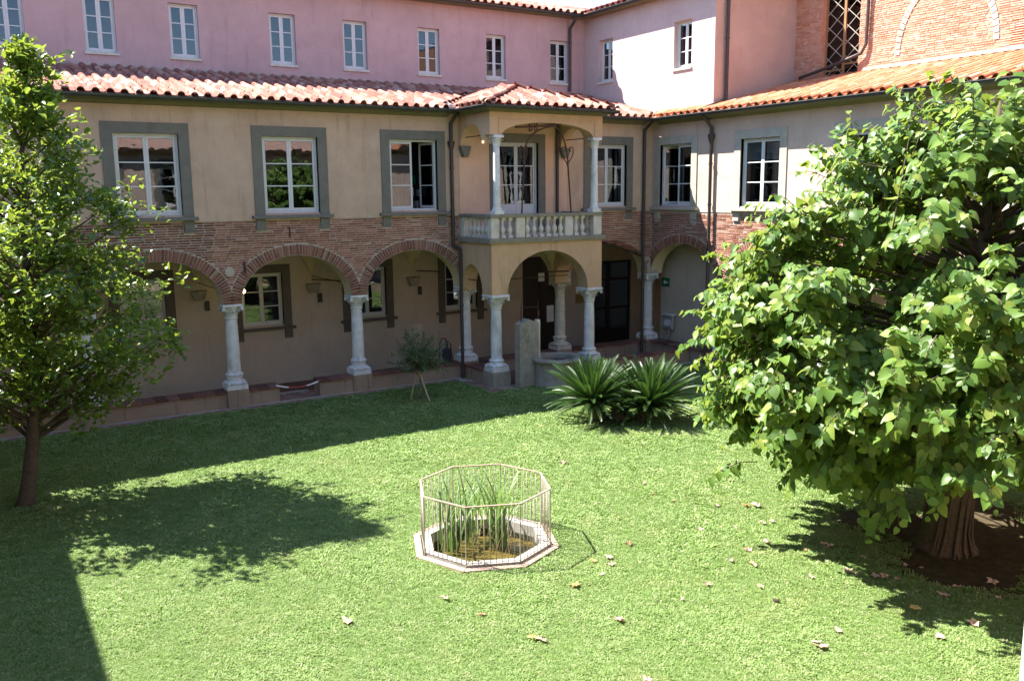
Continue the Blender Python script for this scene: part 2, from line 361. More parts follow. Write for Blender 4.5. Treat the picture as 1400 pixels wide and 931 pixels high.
def vault(mb, x0, x1, y0, y1, zs, rise, n=14):
    for i in range(n):
        for j in range(n):
            q = []
            for a, b in ((i, j), (i+1, j), (i+1, j+1), (i, j+1)):
                u = -math.cos(math.pi*a/n); v = -math.cos(math.pi*b/n)
                q.append((x0+(x1-x0)*(u+1)/2, y0+(y1-y0)*(v+1)/2, zs+rise*math.sqrt(max(0, 1-min(u*u, v*v)))))
            mb.quad(*q)

# pieces with one transform each: the nearest become single objects that share meshes, the rest one joined 'stuff' mesh
def scatter_pieces(name, mats, variants, parent, mat, limit=300, rest_name=None):
    """variants: list of MB in piece space; mats: list of (Matrix, variant index)"""
    order = sorted(range(len(mats)), key=lambda i: dist_cam(mats[i][0].translation))
    mes = [v.mesh(name, mat, 35) for v in variants]
    for i in order[:limit]: place(mes[mats[i][1]], name, parent, mats[i][0])
    rest = order[limit:]
    if rest:
        V = []; F = []; Rn = []; off = 0
        for i in rest:
            m, k = mats[i]; v = variants[k]; A = np.array(m)
            P = np.array(v.v) @ A[:3, :3].T + A[:3, 3]; V.append(P); r = rng.random()
            for f in v.f: F.append(tuple(q+off for q in f)); Rn.append(r)
            off += len(v.v)
        mb = MB(); mb.v = [tuple(p) for p in np.concatenate(V)]; mb.f = F; mb.r = Rn
        mb.build(rest_name or (name + '_mass'), mat, parent, 35, kind='stuff')

# ------------------------------------------------------------------ dimensions
FY, FX = -0.25, 0.10            # facade planes: north wing y = FY, east wing x = FX
S = 3.4; COLX = [-5*S, -4*S, -3*S, -2*S, -S, 0.2]
SR = 3.46; COLY = [-SR, -2*SR, -3*SR, -4*SR]
ZB, ZT = 0.51, 2.71             # column foot and abacus top
ZBR, ZEV, ZG = 4.78, 7.52, 7.66 # brick top, cornice, gutter
PY, PX, PEND = 3.9, 0.4, -2.64  # pink wall planes and the end of the pink block
BX = 3.9                        # church wall
REAR = 3.6

# ------------------------------------------------------------------ ground
PC = Vector((-12.75, -11.39, 0)); PRO = 1.07
g = MB()
oct_in = [(PC.x+1.02*math.cos(R(45*k)), PC.y+1.02*math.sin(R(45*k))) for k in range(8)]
gx0, gx1, gy0, gy1 = -22.6, FX-.01, -22.95, FY+.02
big = [(gx1, PC.y), (gx1, gy1), (PC.x, gy1), (gx0, gy1), (gx0, PC.y), (gx0, gy0), (PC.x, gy0), (gx1, gy0)]
for k in range(8):
    a, b = oct_in[k], oct_in[(k+1) % 8]; c, d = big[(k+1) % 8], big[k]
    g.quad((*a, 0.045), (*d, 0.045), (*c, 0.045), (*b, 0.045))
structure('lawn_ground', g, M['lawn'])
g = MB(); g.quad((-400, -400, -.9), (400, -400, -.9), (400, 400, -.9), (-400, 400, -.9)); structure('ground', g, M['soil'])
fl = MB(); fl.box(-24, 6, 0.3, 5, -0.5, -0.30); fl.box(0.6, 6, -24, 0.3, -0.5, -0.305)
fl.box(-6.9, 0.1, -1.9, 0.3, -0.3, 0.06)
structure('arcade_floor', fl, M['cotto_floor'])

# ------------------------------------------------------------------ windows
def leaf(fr, panes, u0, u1, z0, z1, d, hinge=None, ang=0.0, rows=3, st=0.055):
    """one casement: frame boxes into fr, pane quads list; hinge = u of the hinge line, swung inwards by ang"""
    def tr(u, dd, z):
        if not hinge: return (u, dd, z)
        a = ang if u0 + u1 > 2*hinge else -ang
        x = u-hinge; y = dd-d
        return (hinge + x*math.cos(a) - y*math.sin(a)*1, d + x*math.sin(a) + y*math.cos(a), z)
    base = fr.map
    fr.map = lambda u, dd, z: base(*tr(u, dd, z))
    t = 0.04
    fr.box(u0, u0+st, d, d+t, z0, z1); fr.box(u1-st, u1, d, d+t, z0, z1)
    fr.box(u0+st, u1-st, d+.002, d+t-.002, z0, z0+st*1.3); fr.box(u0+st, u1-st, d+.002, d+t-.002, z1-st, z1)
    zz0, zz1 = z0+st*1.3, z1-st
    for k in range(rows):
        a = zz0+(zz1-zz0)*k/rows; b = zz0+(zz1-zz0)*(k+1)/rows
        if k: fr.box(u0+st, u1-st, d+.004, d+t-.004, a-.014, a+.014)
        p = MB(); p.map = fr.map
        p.box(u0+st-.004, u1-st+.004, d+.016, d+.022, a+.008, b-.008); panes.append(p)
    fr.map = base

def window(parent, mp, uc, w, z0, z1, style='stone', open_side=0, ang=70, depth=0.10, gl='glass', rows=3, smat='serena', case=0.05, slots=None):
    fr = MB(); fr.map = mp; panes = []
    u0, u1 = uc-w/2, uc+w/2
    fr.box(u0, u0+case, depth, depth+.07, z0, z1); fr.box(u1-case, u1, depth, depth+.07, z0, z1)
    fr.box(u0+case, u1-case, depth+.002, depth+.068, z0, z0+case); fr.box(u0+case, u1-case, depth+.002, depth+.068, z1-case, z1)
    a, b = u0+case+.004, u1-case-.004
    leaf(fr, panes, a, uc-.002, z0+case+.004, z1-case-.004, depth+.015, a if open_side == -1 else None, R(ang), rows)
    leaf(fr, panes, uc+.002, b, z0+case+.004, z1-case-.004, depth+.015, b if open_side == 1 else None, R(ang), rows)
    o = fr.build('window', M['white'], parent)
    for p in panes: p.build('pane', M[gl], o)
    if style == 'stone':
        s = MB(); s.map = mp; k = 0.25; top = z1+k
        s.box(u0-k, u0, -.03, depth-.005, z0-.05, top); s.box(u1, u1+k, -.03, depth-.005, z0-.05, top); s.box(u0, u1, -.027, depth-.008, z1, top-.002)
        s.build('window_surround', M[smat], o)
        s = MB(); s.map = mp; s.bevbox(u0-k-.09, u1+k+.09, -.13, depth+.1, z0-.13, z0-.05, .015); s.build('sill', M[smat], o)
        for u in (u0-k, u1):
            s = MB(); s.map = mp; s.bevbox(u+.0, u+k, -.035, .05, z0-.42, z0-.132, .012); s.build('sill_block', M[smat], o)
    elif style == 'small':
        s = MB(); s.map = mp; s.bevbox(u0-.04, u1+.04, -.05, depth+.02, z0-.07, z0-.002, .01); s.build('sill', M['balus'], o)
    return o

# ------------------------------------------------------------------ columns
def acanthus(mb, c, ang, r0, z0, h, w, curl):
    a = Vector((math.cos(ang), math.sin(ang), 0)); t = Vector((-math.sin(ang), math.cos(ang), 0)); rows = []
    prof = [(0, 0, .7), (.012, .35, 1), (.03, .65, .95), (.06+curl*.4, .88, .7), (.07+curl, 1.0, .35), (.06+curl*1.15, .9, .2)]
    for o_, q, ww in prof:
        p = Vector(c)+a*(r0+o_)+Vector((0, 0, z0+h*q)); rows += [tuple(p-t*w*ww/2-a*.012), tuple(p+a*.008), tuple(p+t*w*ww/2-a*.012)]
    fs = []
    for i in range(len(prof)-1):
        for k in range(2): fs.append((i*3+k, i*3+k+1, i*3+4+k, i*3+3+k))
    mb.add(rows, fs)
def column(parent, x, y, zb=ZB, zt=ZT, r=0.165, ornate=False, mat='marble'):
    h = zt-zb; c = (x, y, 0)
    sh = MB()
    z0 = zb+(.42 if not ornate else .34); z1 = zt-(.40 if not ornate else .44)
    pr = [(r*1.07, z0)] + [(r*(1.0-.13*t*t+.02*math.sin(math.pi*t)), z0+.03+(z1-z0-.03)*t) for t in [i/8 for i in range(9)]]
    sh.lathe(pr, x, y, 22); s = sh.build('column', M[mat], parent, 40)
    b = MB(); w = r*1.62
    b.bevbox(x-w, x+w, y-w, y+w, zb, zb+.11, .012)
    n = 6; sp = [(w*.98, zb+.112)]
    tor = [(r*1.48+.04*math.cos(R(a)), zb+.155+.042*math.sin(R(a))) for a in range(-80, 81, 20)]
    tor += [(r*1.25, zb+.215), (r*1.2, zb+.25)] + [(r*1.2+.028*math.cos(R(a)), z0-.055+.028*math.sin(R(a))) for a in range(-70, 71, 28)] + [(r*1.09, z0-.004), (r*1.05, z0+.006)]
    b.lathe(tor, x, y, 22)
    for sx in (-1, 1):           # corner spurs
        for sy in (-1, 1): b.tube([(x+sx*w*.86, y+sy*w*.86, zb+.115), (x+sx*w*.6, y+sy*w*.6, zb+.2)], [.05, .02], 6)
    b.build('column_base', M[mat], s, 40)
    k = MB(); aw = .255 if not ornate else .29
    cz = z1-.003
    k.lathe([(r*.9, cz), (r*1.0, cz+.012), (r*1.02, cz+.03), (r*.9, cz+.045), (r*.93, cz+.14), (r*1.08, cz+.24), (r*1.35, zt-.075)], x, y, 20)
    for q in range(8): acanthus(k, c, R(45*q), r*.92, cz+.04, .17, .13, .035)
    if ornate:
        for q in range(8): acanthus(k, c, R(45*q+22.5), r*.94, cz+.06, .26, .12, .05)
    for q in range(4):           # corner volutes
        a = R(45+90*q); dx, dy = math.cos(a), math.sin(a)
        path = [(x+dx*(r*1.0+.02), y+dy*(r*1.0+.02), zt-.22), (x+dx*(r*1.35+.03), y+dy*(r*1.35+.03), zt-.11), (x+dx*aw*1.25, y+dy*aw*1.25, zt-.10), (x+dx*aw*1.28, y+dy*aw*1.28, zt-.155), (x+dx*aw*1.13, y+dy*aw*1.13, zt-.165)]
        k.tube(path, [.03, .036, .042, .042, .03], 7)
    for q in range(4):           # rosettes on the faces
        a = R(90*q); k.lathe([(.0, zt-.13), (.03, zt-.12), (.035, zt-.095), (.0, zt-.07)], x+math.cos(a)*aw*.9, y+math.sin(a)*aw*.9, 7)
    ko = k.build('capital', M[mat], s, 45)
    ab = MB(); ab.bevbox(x-aw, x+aw, y-aw, y+aw, zt-.07, zt-.004, .014); ab.build('abacus', M[mat], s)
    return s

# ------------------------------------------------------------------ bricks of a spandrel wall and of the arches
BL, BH, BJ = .27, .042, .017
def brick_variants():
    out = []
    for k in range(5):
        rr = random.Random(k); m = MB(); j = lambda: rr.uniform(-.0035, .0035)
        x, z = .5, .5
        vs = [(-x, .012, -z), (x, .012, -z), (x, .012, z), (-x, .012, z)]
        fr = [(-x+.008+j(), -.009+j(), -z+.06+j()*6), (x-.008+j(), -.009+j(), -z+.06+j()*6), (x-.008+j(), -.009+j(), z-.06+j()*6), (-x+.008+j(), -.009+j(), z-.06+j()*6)]
        m.add(vs+fr, [(4, 5, 6, 7), (0, 1, 5, 4), (1, 2, 6, 5), (2, 3, 7, 6), (3, 0, 4, 7)]); out.append(m)
    return out
BV = brick_variants()
def brick_mats(axis, plane, u0, u1, z0, z1, arches, keep_out=(), ring=.29, clip=None):
    mats = []; z = z0+.002; row = 0
    while z+BH <= z1:
        zc = z+BH/2; u = u0-rng.random()*BL
        cuts = []
        for uc, hs, zs, rise in arches:
            zz = max(0.0, zc-BH/2-zs)/(rise+ring)
            if zz < 1: hw = (hs+ring)*math.sqrt(1-zz*zz); cuts.append((uc-hw, uc+hw))
        for (a, b, c, d) in keep_out:
            if z < d and z+BH > c: cuts.append((a, b))
        while u < u1:
            ln = BL*rng.choice((1, 1, 1, .5, .92, 1.05)); a, b = max(u, u0), min(u+ln, u1); u += ln+BJ
            segs = [(a, b)]
            for ca, cb in cuts:
                nx = []
                for a, b in segs:
                    if cb <= a or ca >= b: nx.append((a, b))
                    else:
                        if a < ca: nx.append((a, ca))
                        if b > cb: nx.append((cb, b))
                segs = nx
            for a, b in segs:
                if b-a < .05: continue
                if clip and not clip((a+b)/2, zc): continue
                uc = (a+b)/2; prou = rng.uniform(-.004, .006)
                sc = Matrix.Diagonal((b-a, 1, BH*rng.uniform(.93, 1.04), 1)) @ Matrix.Rotation(rng.uniform(-.006, .006), 4, 'Y')
                if axis == 'x': m = Matrix.Translation((uc, plane-prou, zc)) @ sc
                else: m = Matrix.Translation((plane-prou, uc, zc)) @ Matrix.Rotation(R(-90), 4, 'Z') @ sc
                mats.append((m, rng.randrange(5)))
        z += BH+BJ; row += 1
    return mats
def voussoirs(parent, axis, plane, uc, hs, zs, rise, n=58, ln=.265, single=True, mat='brick_arch', skip=None):
    mats = []
    for i in range(n):
        t = math.pi*(i+.5)/n
        u = uc-hs*math.cos(t); z = zs+rise*math.sin(t)
        nx, nz = -math.cos(t)/hs, math.sin(t)/rise; q = math.hypot(nx, nz); nx /= q; nz /= q
        ds = math.hypot(hs*math.sin(t), rise*math.cos(t))*math.pi/n
        L = ln*rng.uniform(.95, 1.03); cu, cz = u+nx*(L/2+.012), z+nz*(L/2+.012)
        if skip and skip(cu, cz): continue
        ang = math.atan2(nz, nx)     # long side along the normal
        rot = Matrix(((nx, 0, -nz, 0), (0, 1, 0, 0), (nz, 0, nx, 0), (0, 0, 0, 1)))
        sc = Matrix.Diagonal((L, 1.2, (ds-.009)*1.05, 1)); prou = rng.uniform(.001, .007)
        if axis == 'x': m = Matrix.Translation((cu, plane-prou, cz)) @ rot @ sc
        else: m = Matrix.Translation((plane-prou, cu, cz)) @ Matrix.Rotation(R(90), 4, 'Z') @ Matrix.Diagonal((1, -1, 1, 1)) @ rot @ sc
        mats.append((m, rng.randrange(5)))
    rg = MB(); rg.map = AX(plane) if axis == 'x' else AY(plane)   # mortar ring behind the voussoirs
    pi = arch_pts(uc, hs, zs, rise, 40); po = arch_pts(uc, hs+ln+.01, zs, rise+ln+.01, 40)
    for (a, b), (c, d) in zip(zip(pi, pi[1:]), zip(po, po[1:])):
        rg.add([(a[0], -.004, a[1]), (b[0], -.004, b[1]), (d[0], -.004, d[1]), (c[0], -.004, c[1])], [(0, 1, 2, 3)])
        rg.add([(c[0], -.004, c[1]), (d[0], -.004, d[1]), (d[0], .004, d[1]), (c[0], .004, c[1])], [(0, 1, 2, 3)])
    o = rg.build('arch', M['ring_mortar'], parent)
    scatter_pieces('brick', mats, BV, o, M[mat], 300 if single else 0)
    return o

# ------------------------------------------------------------------ roof tiles
TP, TL = .30, .335          # pitch across, exposure along
def tile_variants():
    out = []
    for k in range(4):
        rr = random.Random(40+k); m = MB(); j = lambda s=.004: rr.uniform(-s, s)
        prof = []
        for a in (180, 150, 115, 80, 45, 15, 0): prof.append((.085+.085*math.cos(R(a)), .085*math.sin(R(a))*1.0+.005))
        prof += [(.19, -.004), (.255, -.004), (.302, .012)]
        n = len(prof); L = TL+.09; t = .022
        top = [(x-.15+j(), 0, z+t) for x, z in prof]; end = [((x-.085)*.9+.085-.15, L, z*.86+t-.012) for x, z in prof]
        bot = [(x-.15, 0.0, max(z-.001, -.002)) for x, z in prof]
        m.add(top+end+bot, [(i, i+1, n+i+1, n+i) for i in range(n-1)] + [(2*n+i, 2*n+i+1, i+1, i) for i in range(n-1)]); out.append(m)
    return out
TV = tile_variants()
def tiles(origin, across, upslope, ncol, nrow, keep=None, jit=.012):
    """grid of tile matrices: local x = across, y = upslope"""
    a = Vector(across).normalized(); u = Vector(upslope).normalized(); n = a.cross(u).normalized()
    if n.z < 0: n = -n
    mats = []
    for c in range(ncol):
        for r_ in range(nrow):
            p = Vector(origin)+a*(TP*(c+.5))+u*(TL*r_)
            if keep and not keep(p): continue
            p += a*rng.uniform(-jit, jit)+u*rng.uniform(-jit, jit)+n*rng.uniform(0, .008)
            w = rng.uniform(-.02, .02)
            u2 = (u+n*.075+a*w).normalized()      # each tile rides on the one below
            a2 = (a-u2*a.dot(u2)).normalized(); n2 = a2.cross(u2)
            if n2.z < 0: a2 = -a2; n2 = -n2
            M4 = Matrix(((a2.x, u2.x, n2.x, p.x), (a2.y, u2.y, n2.y, p.y), (a2.z, u2.z, n2.z, p.z), (0, 0, 0, 1)))
            mats.append((M4, rng.randrange(4)))
    return mats
def gutter(parent, pts, r=.075):
    m = MB(); n = 8
    pts = [Vector(p) for p in pts]
    for a, b in zip(pts, pts[1:]):
        t = (b-a).normalized(); s = Vector((t.y, -t.x, 0))
        for k in range(n):
            w0, w1 = R(180+180*k/n), R(180+180*(k+1)/n)
            p = lambda w, q, rr: tuple(q+s*math.cos(w)*rr+Vector((0, 0, math.sin(w)*rr)))
            m.quad(p(w0, a, r), p(w0, b, r), p(w1, b, r), p(w1, a, r)); m.quad(p(w0, a, r-.008), p(w1, a, r-.008), p(w1, b, r-.008), p(w0, b, r-.008))
        ln = (b-a).length
        for k in range(int(ln/0.95)+1):
            q = a+t*min(ln-.02, .4+.95*k); m.tube([q+s*(r+.004), q+Vector((0, 0, -r-.004)), q-s*(r+.004)], .009, 5)
        m.tube([a+s*r, b+s*r], .012, 6)
    return m.build('gutter', M['gutter'], parent)
def downpipe(parent, pts, r=.05, clamps=(), name='downpipe', hopper=None):
    m = MB(); m.tube(pts, r, 10)
    for q in clamps: m.tube([Vector(q)-Vector((0, 0, .025)), Vector(q)+Vector((0, 0, .025))], r+.014, 10)
    if hopper: m.lathe([(r, hopper[2]-.16), (r+.02, hopper[2]-.12), (r+.05, hopper[2]), (r+.055, hopper[2]+.06), (r+.01, hopper[2]+.065)], hopper[0], hopper[1], 10)
    return m.build(name, M['pipe'], parent, 40)

# =================================================================== NORTH WING (left in the picture)
NW = thing('cloister_wing', 'long shaded wing with brick arcade, tan first floor and pink upper storey', 'building', (-10.5, 0, 0))
W0 = -27.0
bayc = [(a+b)/2 for a, b in zip(COLX, COLX[1:])]
ARX = [(-5.5*S, S/2-.235, ZT, 1.15)] + [(c, (b-a)/2-.235, ZT, 1.15) for c, a, b in zip(bayc, COLX, COLX[1:])]
WINX = [-15.36, -11.93, -8.48, -1.72]; WZ0, WZ1, WW = 4.95, 6.86, 1.44
# brick storey: structural arch wall in mortar colour, brick pieces in front
w = MB(); w.map = AX(FY); arch_wall(w, W0, FX+.3, ZT, ZBR, .5, ARX)
aw_ = w.build('arcade_wall', M['mortar'], NW)
sf = MB(); sf.map = AX(FY)                       # limewashed soffits of the arches
for uc, hs, zs, rise in ARX:
    sf = MB(); sf.map = AX(FY)
    for (a, b) in zip(arch_pts(uc, hs-.004, zs, rise-.004, 28), arch_pts(uc, hs-.004, zs, rise-.004, 28)[1:]):
        sf.quad((a[0], .03, a[1]), (a[0], .5, a[1]), (b[0], .5, b[1]), (b[0], .03, b[1]))
    sf.build('arch_soffit', M['vault'], NW, 60)
ko = [(x-.98, x-.70, 4.5, 4.9) for x in WINX]+[(x+.70, x+.98, 4.5, 4.9) for x in WINX]+[(-7.09, -3.3, 2.6, 4.9)]
def stair_line(u): return 4.28-(u+3.35)*.3185
bm_ = brick_mats('x', FY, -19.6, FX-.01, ZT, ZBR-.01, ARX[:5], ko)
bm_ += [q for q in brick_mats('x', FY, -3.32, FX-.01, ZT, ZBR-.01, [ARX[5]], [(-1.72-.98, -1.72-.7, 4.5, 4.9), (-1.02, -.74, 4.5, 4.9)], ring=.28) if q[0].translation.z > stair_line(q[0].translation.x)+.06]
bm_ = [q for i, q in enumerate(bm_) if not (q[0].translation.x > -3.3 and q[0].translation.z < stair_line(q[0].translation.x)+.05)]
seen = set(); uniq = []
for q in bm_:
    key = (round(q[0].translation.x, 1), round(q[0].translation.z, 2))
    if q[0].translation.x > -3.32:
        if key in seen: continue
        seen.add(key)
    uniq.append(q)
scatter_pieces('brick', uniq, BV, aw_, M['brick'], 300)
for i, (uc, hs, zs, rise) in enumerate(ARX):
    if i in (1, 2, 3): voussoirs(NW, 'x', FY, uc, hs, zs, rise)
    if i == 0: voussoirs(NW, 'x', FY, uc, hs, zs, rise, single=False)
# orange brick infill under the raking coping beside the porch
oi = MB(); oi.map = AX(FY-.012)
uc, hs, zs, rise = ARX[5]; pts = [p for p in arch_pts(uc, hs+.002, zs, rise+.002, 40)]
for a, b in zip(pts, pts[1:]):
    if a[0] < -3.36: continue
    za, zb_ = stair_line(a[0]), stair_line(b[0])
    if za > a[1] and zb_ > b[1]: oi.quad((a[0], 0, a[1]), (b[0], 0, b[1]), (b[0], 0, zb_), (a[0], 0, za))
oio = oi.build('infill', M['mortar'], NW)
om = []
for q in brick_mats('x', FY-.012, -3.33, .0, 3.0, 4.32, [(uc, hs, zs, rise)], (), ring=.01):
    if q[0].translation.z < stair_line(q[0].translation.x)-.06: om.append(q)
scatter_pieces('brick', om, BV, oio, M['brick_orange'], 300)
cp = MB(); n = 9
for k in range(n):
    a, b = -3.33+3.1*k/n, -3.33+3.1*(k+1)/n-.015
    cp.add([(a, FY-.09, stair_line(a)-.02), (b, FY-.09, stair_line(b)-.02), (b, FY-.09, stair_line(b)+.03), (a, FY-.09, stair_line(a)+.03),
            (a, FY+.02, stair_line(a)-.02), (b, FY+.02, stair_line(b)-.02), (b, FY+.02, stair_line(b)+.035), (a, FY+.02, stair_line(a)+.035)],
           [(0, 1, 2, 3), (3, 2, 6, 7), (0, 4, 5, 1), (0, 3, 7, 4), (1, 5, 6, 2)], rng.random()*.5)
cp.build('raking_coping', M['door_dark'], NW)
# first floor
w = MB(); w.map = AX(FY-.02)
holes = [(x-WW/2, x+WW/2, WZ0, WZ1) for x in WINX] + [(-5.1-.72, -5.1+.72, 4.25, WZ1)]
wall_panel(w, W0, FX+.3, ZBR, ZG+.05, .42, [h for h in holes if h[2] > 4.3] + [(-5.82, -4.38, ZBR, WZ1)])
w.build('wall', M['tan'], NW)
for i, x in enumerate(WINX): window(NW, AX(FY-.02), x, WW, WZ0, WZ1, open_side=1 if i == 2 else 0, ang=78)
cn = MB()
cn.prism([(0, 0)], 0, 0) if False else None
for x0, x1 in ((W0, -7.4), (-3.1, FX-.38)):
    prof = [(FY-.021, ZEV-.02), (FY-.09, ZEV), (FY-.14, ZEV+.05), (FY-.36, ZEV+.10), (FY-.42, ZG-.03), (FY-.42, ZG+.01), (FY-.021, ZG+.04)]
    vs_ = [(x0, y, z) for y, z in prof]+[(x1, y, z) for y, z in prof]; k = len(prof)
    cn.add(vs_, [(i, i+1, k+i+1, k+i) for i in range(k-1)]+[tuple(range(k)), tuple(range(2*k-1, k-1, -1))])
cn.build('cornice', M['cornice'], NW)
gutter(NW, [(W0, FY-.53, ZG), (-7.42, FY-.53, ZG)]); gutter(NW, [(-3.1, FY-.53, ZG), (FX-.53, FY-.53, ZG)])
# lower roof
SL = .242
rf = MB(); zr = lambda y: ZG+.03+SL*(y-(FY-.5))
rf.quad((W0, FY-.5, zr(FY-.5)), (FX-.5, FY-.5, zr(FY-.5)), (PX, PY+.1, zr(PY+.1)), (W0, PY+.1, zr(PY+.1)))
rf.quad((W0, FY-.4, zr(FY-.4)-.06), (FX-.4, FY-.4, zr(FY-.4)-.06), (PX, PY+.1, zr(PY+.1)-.06), (W0, PY+.1, zr(PY+.1)-.06))
rfo = rf.build('roof', M['tile'], NW)
def in_logg(p):    # under the porch roof
    x, y = p.x, p.y
    if y < -.25: return -7.4 < x < -3.0
    return abs(x+5.22) < max(0, 2.1-(y+.4)*.78)
upv = (0, 1, SL)
ms = tiles((-20.4, FY-.56, zr(FY-.56)+.004), (1, 0, 0), upv, 69, 14, lambda p: not in_logg(p) and p.x < min(PX-.05, p.y+.45))
scatter_pieces('roof_tile', ms, TV, rfo, M['tile'], 300)
rg = MB(); rg.box(W0, PX, PY-.05, PY+.02, zr(PY)+.02, zr(PY)+.10)      # mortar flashing against the pink wall
rg.build('flashing', M['mortar'], NW)
# pink upper storey
UW = [-17.75, -15.58, -13.42, -10.63, -8.36, -5.83, -3.31, -0.69]
w = MB(); w.map = AX(PY)
wall_panel(w, W0, PX, 8.3, 11.5, .35, [(x-.39, x+.39, 9.22, 10.66) for x in UW])
w.build('upper_wall', M['pink'], NW)
for i, x in enumerate(UW):
    window(NW, AX(PY), x, .78, 9.22, 10.66, 'small', gl='glass_far', depth=.12, case=.035)
    if i in (0, 2, 6, 7):
        c = MB(); n = 24
        u0, u1 = (x+.04, x+.33) if i == 2 else (x-.33, x-.02) if i != 0 else (x-.33, x+.33)
        for k in range(n): 
            a, b = u0+(u1-u0)*k/n, u0+(u1-u0)*(k+1)/n
            c.quad((a, PY+.30+.02*math.sin(k*1.9), 9.25), (b, PY+.30+.02*math.sin((k+1)*1.9), 9.25), (b, PY+.30+.02*math.sin((k+1)*1.9), 10.62), (a, PY+.30+.02*math.sin(k*1.9), 10.62))
        c.build('curtain', M['curtain'], NW, True)
w = MB(); w.box(W0, 9, PY+.36, 9, 8.75, 8.85); w.box(W0, 9, 8.9, 9.0, 8.85, 11.5); w.box(W0, FX+3, FY+.45, PY+.3, 4.3, 4.42); w.box(W0, 9, PY+.02, PY+.3, 4.42, 8.3)
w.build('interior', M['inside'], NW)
UG = 11.5; ur = lambda y: UG+.03+.27*(y-3.4)
rf = MB(); rf.quad((W0, 3.42, ur(3.42)), (0.0, 3.42, ur(3.42)), (4.0, 7.4, ur(7.4)), (W0, 7.4, ur(7.4)))
rf.quad((W0, 3.45, ur(3.45)-.07), (0.0, 3.45, ur(3.45)-.07), (4.0, 7.4, ur(7.4)-.07), (W0, 7.4, ur(7.4)-.07))
rf.quad((W0, 7.4, ur(7.4)), (4.0, 7.4, ur(7.4)), (4, 11.4, ur(3.4)), (W0, 11.4, ur(3.4)))
uro = rf.build('upper_roof', M['tile'], NW)
scatter_pieces('roof_tile', tiles((-8, 3.36, ur(3.36)+.004), (1, 0, 0), (0, 1, .27), 40, 12, lambda p: p.x < p.y-3.4), TV, uro, M['tile'], 60)
gutter(NW, [(W0, 3.42, UG), (-.02, 3.42, UG)], .07)
sof = MB(); sof.box(W0, .3, 3.48, PY-.002, UG-.06, UG+.03); sof.build('eave', M['cornice'], NW)
downpipe(NW, [(-.35, 3.44, UG-.06), (-.32, 3.5, UG-.2), (-.3, PY-.09, UG-.42), (-.3, PY-.09, 8.95)], .055, [(-.3, PY-.09, 10.6), (-.3, PY-.09, 9.6)])
# arcade inside: rear wall, windows, doors, vaults, corbels
RWX = [-18.5, -15.12, -11.75, -8.36, -4.98]
w = MB(); w.map = AX(REAR)
wall_panel(w, W0, 4.6, -.32, 4.3, .3, [(x-.62, x+.62, 1.52, 3.1) for x in RWX]+[(-2.5, -1.0, -.32, 3.15), (.35, 2.45, -.32, 2.85)])
w.build('rear_wall', M['rear'], NW)
M['serena_dark'] = stone('dark_grey_stone', (0.13, 0.115, 0.095), 0.16, 5, 0.3)
for x in RWX[1:]: window(NW, AX(REAR), x, 1.24, 1.52, 3.1, smat='serena_dark')
vt = MB(); xs = [-6*S]+COLX
for a, b in zip(xs, xs[1:]): vault(vt, a+.0, b-.0, FY+.5, REAR, ZT, 1.42)
vault(vt, .2, 3.8, FY+.5, REAR, ZT, 1.42)
vt.build('vault', M['vault'], NW, 50)
for x in COLX[:5]+[-6*S]:
    c = MB(); c.prism([(x-.22, ZT), (x-.2, ZT-.05), (x-.12, ZT-.28), (x+.12, ZT-.28), (x+.2, ZT-.05), (x+.22, ZT)], REAR-.2, REAR-.002)
    c.build('corbel', M['pietra'], NW)
room = MB(); room.box(W0, 9, 6.5, 6.6, -.2, 4.3); room.box(W0, 9, REAR+.3, 6.5, -.22, -.13)
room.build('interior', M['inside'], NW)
# two dark doors in the rear wall
d = MB()
for k in range(2):
    a = -2.5+.75*k; d.box(a+.01, a+.74, REAR+.1, REAR+.15, -.3, 3.13)
    for z0, z1 in ((.1, .9), (1.05, 1.9), (2.05, 2.95)): d.box(a+.12, a+.63, REAR+.085, REAR+.1, z0, z1)
dr = d.build('door', M['door_dark'], NW); h = MB(); h.tube([(-1.80, REAR+.08, 1.0), (-1.80, REAR+.03, 1.02), (-1.80, REAR+.03, 1.2), (-1.80, REAR+.08, 1.22)], .012, 6); h.build('handle', M['zinc'], dr)
d = MB()
for k in range(2):
    a = .35+1.05*k; d.box(a, a+.09, REAR+.08, REAR+.14, -.3, 2.85); d.box(a+.96, a+1.05, REAR+.08, REAR+.14, -.3, 2.85)
    for z0, z1 in ((-.3, .25), (1.0, 1.1), (2.1, 2.2), (2.75, 2.85)): d.box(a+.09, a+.96, REAR+.082, REAR+.138, z0, z1)
dr = d.build('door', M['door_dark'], NW)
for k in range(2):
    for z0, z1 in ((.25, 1.0), (1.1, 2.1), (2.2, 2.75)):
        p = MB(); p.box(.35+1.05*k+.085, .35+1.05*k+.965, REAR+.10, REAR+.108, z0-.005, z1+.005); p.build('pane', M['glass'], dr)
